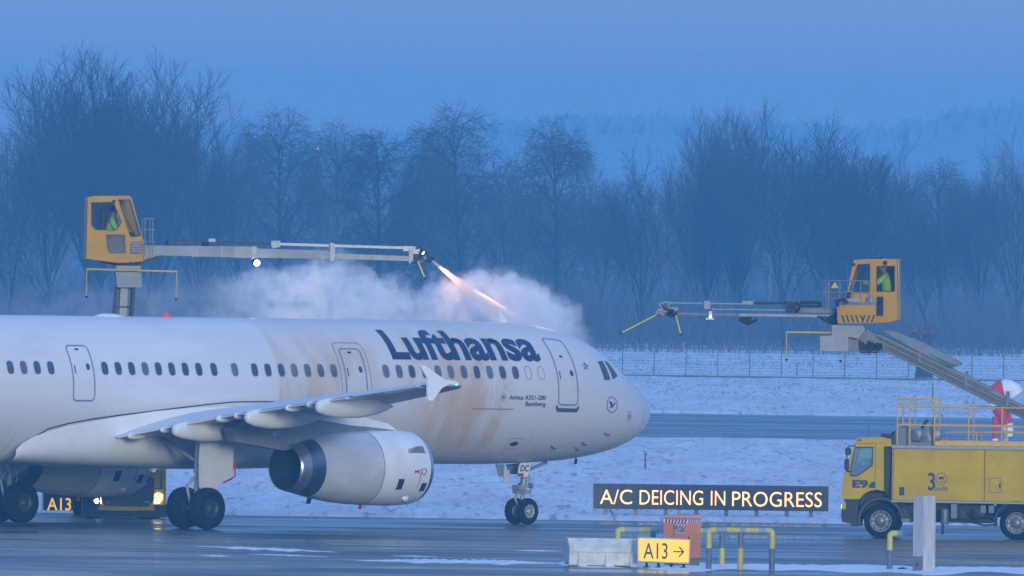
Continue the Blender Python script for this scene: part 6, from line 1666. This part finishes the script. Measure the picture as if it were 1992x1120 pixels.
# the wood behind: reads as one mass
rg = np.random.default_rng(21); VV = []; FF = []; off = 0
keys = list(PROTO.keys())
for i in range(106):
    k = keys[i % len(keys)]; S = PROTO[k][3]; S = np.concatenate(S[:4]).copy(); S[:,6:8] *= np.where(S[:,6:7] < .05, 1.5, 1.0)
    px = -40 + 2080*(i + rg.random())/66 if i < 66 else (rg.uniform(-1900, -60) if i % 2 else rg.uniform(2060, 3900)); Y = rg.uniform(1220, 1420) if i < 66 else rg.uniform(1135, 1330)
    lim = np.interp(px, [0,110,300,430,520,600,680,760,830,960,1000,1080,1180,1250,1340,1500,1700,1760,1800,1992], [250,190,190,270,290,300,320,320,300,300,330,300,350,340,290,280,300,340,345,300])
    base = at(px, 700, Y); h = at(min(max(px, 0), 1992), lim + rg.uniform(0,110), Y).z; S = S*(h/20.0); V, F = prisms(S); a = rg.uniform(0,6.28); c, s = math.cos(a), math.sin(a)
    w_ = rg.uniform(.9,1.3)
    V = np.stack([(V[:,0]*c - V[:,1]*s)*w_ + base.x, (V[:,0]*s + V[:,1]*c)*w_ + Y, V[:,2] + .5], 1); VV.append(V); FF.append(F + off); off += len(V)
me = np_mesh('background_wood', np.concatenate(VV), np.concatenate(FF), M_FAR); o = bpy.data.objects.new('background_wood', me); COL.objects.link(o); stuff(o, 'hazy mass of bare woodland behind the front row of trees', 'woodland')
# thicket along the foot of the trees
S = []
for i in range(21000):
    Y = rg.uniform(1122, 1210); x = rg.uniform(-38, 38) if i < 15000 else rg.choice([-1,1]) * rg.uniform(37, 100); h = rg.uniform(.8, 3.6) * (1 + .4*math.sin(x*.5) * math.sin(x*.17+1)); dx, dy = rg.normal(0,.28,2); z0 = .4 if rg.random() < .6 else rg.uniform(.4, 3)
    S.append((x, Y, z0, x+dx*h*.55, Y+dy*h*.55, z0+h*.6, .025, .018)); S.append((x+dx*h*.55, Y+dy*h*.55, z0+h*.6, x+dx*h+rg.normal(0,.2), Y+dy*h, z0+h, .018, .006))
V, F = prisms(np.array(S)); me = np_mesh('undergrowth', V, F, M_BUSH); o = bpy.data.objects.new('undergrowth', me); COL.objects.link(o); stuff(o, 'frosted thicket along the foot of the trees', 'undergrowth')
# the far ridge with spruce wood
mb = MB(); rr = random.Random(9); Yd = 5000.
tops = ([(-60,330),(300,330),(420,235),(480,222),(560,240),(640,260),(760,250),(960,228),(1080,222),(1180,216),(1340,218),(1480,228),(1640,240),(1740,236),(1772,222),(1800,228),(1850,206),(1900,204),(1950,198),(2000,192),(2060,190)])
hx = list(np.arange(-2400, 4400, 40.)); V = []; F_ = []
def crest(px): return at(px, np.interp(px, [p[0] for p in tops], [p[1] for p in tops]) + 5, Yd)
for px in hx:
    p = crest(px); V += [(p.x, Yd - 75, .4), (p.x, Yd - 70, p.z*.6), (p.x, Yd - 62, p.z - 6.0), (p.x, Yd + 150, p.z - 4.0)]
for i in range(len(hx)-1):
    for k in range(3): F_.append((i*4+k, (i+1)*4+k, (i+1)*4+k+1, i*4+k+1))
M_SPR = mat('haze_pale_spruce', (.30,.31,.33), .95)  # paled so the far ridge fades, haze put into the colour
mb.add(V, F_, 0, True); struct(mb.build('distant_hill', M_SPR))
mb = MB()
for px in np.arange(-400, 2400, 2.0):
    q = crest(px); d = rr.uniform(-60, 10); x, y = q.x + rr.uniform(-.3,.3), Yd + d; z0 = q.z - 5.5 + d*.03; h = rr.uniform(4.5, 6.5) + (2.0 if rr.random() < .06 else 0); w = rr.uniform(1.3, 2.2)
    mb.lathe([(0,w),(h*.5,w*.7),(h*.52,w*.8),(h*.8,w*.3),(h,.02)], (x, y, z0), (0,0,1), 6, 0, False)
o = mb.build('distant_forest', M_SPR); stuff(o, 'faint forest ridge on the horizon in the haze', 'forest')
# obstruction light on a far mast among the trees
pm_ = at(618, 289.5, 1300); ML = empty('obstruction_light', (pm_.x, 1300, 0), 0, 'tiny red obstruction light on a mast among the trees', 'obstruction light')
mb = MB(); mb.tube([(0,0,-.2),(0,0,pm_.z-.1)], .07, 6); mb.build('mast', M_FENCE, ML)
mb = MB(); mb.sphere((0,0,pm_.z), .10, 8); mb.build('lamp', mat('red_obstruction_lamp', (.5,.02,.05), .3, emit=(1,.03,.12), estr=3.5), ML)

# ================================================================== steam and spray
def volmat(name, color, build, aniso=0.0, step=0.35):
    m = bpy.data.materials.new(name); m.use_nodes = True; n, l = nodes(m); n.clear()
    o = n.new('ShaderNodeOutputMaterial'); v = n.new('ShaderNodeVolumePrincipled'); v.inputs['Color'].default_value = (*color, 1); v.inputs['Anisotropy'].default_value = aniso
    d = build(n, l)
    if isinstance(d, float): v.inputs['Density'].default_value = d
    else: l.new(d, v.inputs['Density'])
    l.new(v.outputs[0], o.inputs['Volume'])
    try: m.cycles.volume_step_rate = step
    except Exception: pass
    return m
SX0, SX1, SY0, SY1, SZ0, SZ1 = -16.0, 3.4, 519.6, 526.0, 4.6, 8.4
def steam_nodes(n, l):
    t = n.new('ShaderNodeTexCoord'); s = n.new('ShaderNodeSeparateXYZ'); l.new(t.outputs['Object'], s.inputs[0])
    def M(op, a, b=0.0):
        q = n.new('ShaderNodeMath'); q.operation = op
        for i, x in enumerate((a, b)):
            if isinstance(x, (int, float)): q.inputs[i].default_value = x
            else: l.new(x, q.inputs[i])
        return q.outputs[0]
    def MR(src, a, b, c, d, sm=True):
        r = n.new('ShaderNodeMapRange'); r.interpolation_type = 'SMOOTHSTEP' if sm else 'LINEAR'
        r.inputs[1].default_value, r.inputs[2].default_value, r.inputs[3].default_value, r.inputs[4].default_value = a, b, c, d; l.new(src, r.inputs[0]); return r.outputs[0]
    # the steam leans to the right as it rises: profile by x
    xn = MR(s.outputs['X'], 0, SX1-SX0, 0, 1, False)
    rp = n.new('ShaderNodeValToRGB'); rp.color_ramp.interpolation = 'LINEAR'
    # (px, py of the top of the cloud)
    prof = [(-100,570),(150,560),(380,550),(440,540),(500,528),(560,520),(610,502),(655,496),(700,512),(745,566),(800,560),(840,548),(880,540),(930,522),(985,526),(1050,560),(1095,585),(1130,612),(1160,665)]
    els = rp.color_ramp.elements
    pts = [((at(px, py, 520.0).x - SX0)/(SX1-SX0), (at(px, py, 520.0).z - SZ0)/(SZ1-SZ0)) for px, py in prof]
    els[0].position = max(0, pts[0][0]); els[0].color = (pts[0][1],)*3 + (1,); els[1].position = min(1, pts[-1][0]); els[1].color = (max(0, pts[-1][1]),)*3 + (1,)
    for a, b in pts[1:-1]: e_ = els.new(a); e_.color = (b, b, b, 1)
    l.new(xn, rp.inputs[0])
    H = M('MULTIPLY', rp.outputs[0], SZ1-SZ0)
    def noise(sc, det, rough, dist=0.0):
        x = n.new('ShaderNodeTexNoise'); x.inputs['Scale'].default_value = sc; x.inputs['Detail'].default_value = det; x.inputs['Roughness'].default_value = rough; x.inputs['Distortion'].default_value = dist; l.new(t.outputs['Object'], x.inputs['Vector']); return x.outputs[0]
    big, mid = noise(.85, 7, .64, .8), noise(2.6, 5, .66, .5)
    top = M('ADD', H, M('MULTIPLY', M('SUBTRACT', big, .5), 3.4)); q = M('SUBTRACT', top, s.outputs['Z'])
    body = MR(q, 0, .55, 0, 1)
    cl = MR(big, .42, .60, .02, 1.0)
    ml_ = MR(mid, .38, .62, .08, 1.0)
    xd = n.new('ShaderNodeValToRGB'); ex_ = xd.color_ramp.elements
    def xf(px): return (at(px, 560, 520.0).x - SX0)/(SX1-SX0)
    ex_[0].position = max(0,xf(-60)); ex_[0].color = (.035,)*3+(1,); ex_[1].position = xf(1165); ex_[1].color = (0,0,0,1)
    for px, v in ((380,.08),(470,.35),(560,.7),(620,1.0),(690,.9),(760,.8),(850,.6),(960,.85),(1050,1.0),(1085,.75),(1125,.35)): e_ = ex_.new(xf(px)); e_.color = (v,v,v,1)
    l.new(xn, xd.inputs[0])
    yc = MR(M('ABSOLUTE', M('SUBTRACT', s.outputs['Y'], (SY1-SY0)/2)), .8, (SY1-SY0)/2-.2, 1, 0)
    return M('MULTIPLY', M('MULTIPLY', M('MULTIPLY', body, cl), M('MULTIPLY', ml_, yc)), M('MULTIPLY', xd.outputs[0], STEAM_D))
STEAM_D = 3.2
mb = MB(); mb.box(0, SX1-SX0, 0, SY1-SY0, 0, SZ1-SZ0)
st_ = mb.build('steam_cloud', volmat('steam', (.99,.99,.995), steam_nodes, -.1, .22)); st_.location = (SX0, SY0, SZ0); stuff(st_, 'white steam billowing over the airliner', 'steam')
# the spray: a widening jet from the nozzle down onto the crown of the fuselage
hit = at(990, 628, 518.6); d_ = hit - SPRAY0; ln = d_.length
J = bpy.data.objects.new('x', None)
mb = MB(); mb.lathe([(0,.0005),(0,.035),(ln*.25,.085),(ln*.55,.16),(ln*.8,.26),(ln+.1,.36),(ln+.1,.0005)], (0,0,0), (1,0,0), 20)
def jet_nodes(n, l):
    t = n.new('ShaderNodeTexCoord'); mp = n.new('ShaderNodeMapping'); mp.inputs['Scale'].default_value = (.5,5,5); l.new(t.outputs['Object'], mp.inputs[0])
    x = n.new('ShaderNodeTexNoise'); x.inputs['Scale'].default_value = 1.2; x.inputs['Detail'].default_value = 4; l.new(mp.outputs[0], x.inputs['Vector'])
    s = n.new('ShaderNodeSeparateXYZ'); l.new(t.outputs['Object'], s.inputs[0])
    r = n.new('ShaderNodeMapRange'); r.inputs[1].default_value, r.inputs[2].default_value, r.inputs[3].default_value, r.inputs[4].default_value = 0, ln*.9, 14.0, .5; l.new(s.outputs['X'], r.inputs[0])
    k = n.new('ShaderNodeMapRange'); k.inputs[1].default_value, k.inputs[2].default_value, k.inputs[3].default_value, k.inputs[4].default_value = .35, .62, .1, 1.3; l.new(x.outputs[0], k.inputs[0])
    m = n.new('ShaderNodeMath'); m.operation = 'MULTIPLY'; l.new(r.outputs[0], m.inputs[0]); l.new(k.outputs[0], m.inputs[1]); return m.outputs[0]
jt = mb.build('spray_jet', volmat('spray_mist', (.98,.95,.92), jet_nodes, .0, .4)); jt.location = SPRAY0; jt.rotation_euler = d_.to_track_quat('X', 'Z').to_euler(); stuff(jt, 'bright jet of de-icing fluid sprayed onto the fuselage roof', 'spray')
bpy.data.objects.remove(J)
T2.matrix_basis  # the nozzle lamp shines down along the jet
mi = (Matrix.Translation(T2.location) @ Matrix.Rotation(T2.rotation_euler.z, 4, 'Z')).inverted()
_ax = d_.normalized()
p0_, p1_ = mi @ (SPRAY0 + Vector((-.24,-.42,.20))), mi @ (SPRAY0 + _ax * 1.7)
lamp('SPOT', 'nozzle_lamp_beam', sb2, p0_, p1_, 430, (1.0,.48,.20), 78, .03)
_g = at(1040, 622, 518.3)
lamp('SPOT', 'added_roof_glow', sb2, p0_ + Vector((0,.1,.12)), mi @ _g, 7000, (1.0,.42,.14), 11, .03)  # added spot without a fitting, makes the orange glow along the roof line
mb = MB(); dd = (p1_-p0_).normalized(); mb.lathe([(-.12,.03),(-.08,.06),(0,.065)], p0_ - dd*.03, dd, 12, 0); mb.build('nozzle_lamp', M_DARK, sb2)
mb = MB(); mb.lathe([(-.045,.055),(-.04,.001)], p0_, dd, 12); mb.build('nozzle_lamp_lens', mat('warm_nozzle_lens', (1,.7,.4), .3, emit=(1,.6,.3), estr=6.0), sb2)

# ================================================================== haze
mb = MB(); mb.box(-1700, 1700, -120, 5250, -1.5, 48)
hz = mb.build('haze', volmat('haze_air', (.20,.64,1.0), lambda n, l: 0.00040)); stuff(hz, 'blue winter haze', 'haze')
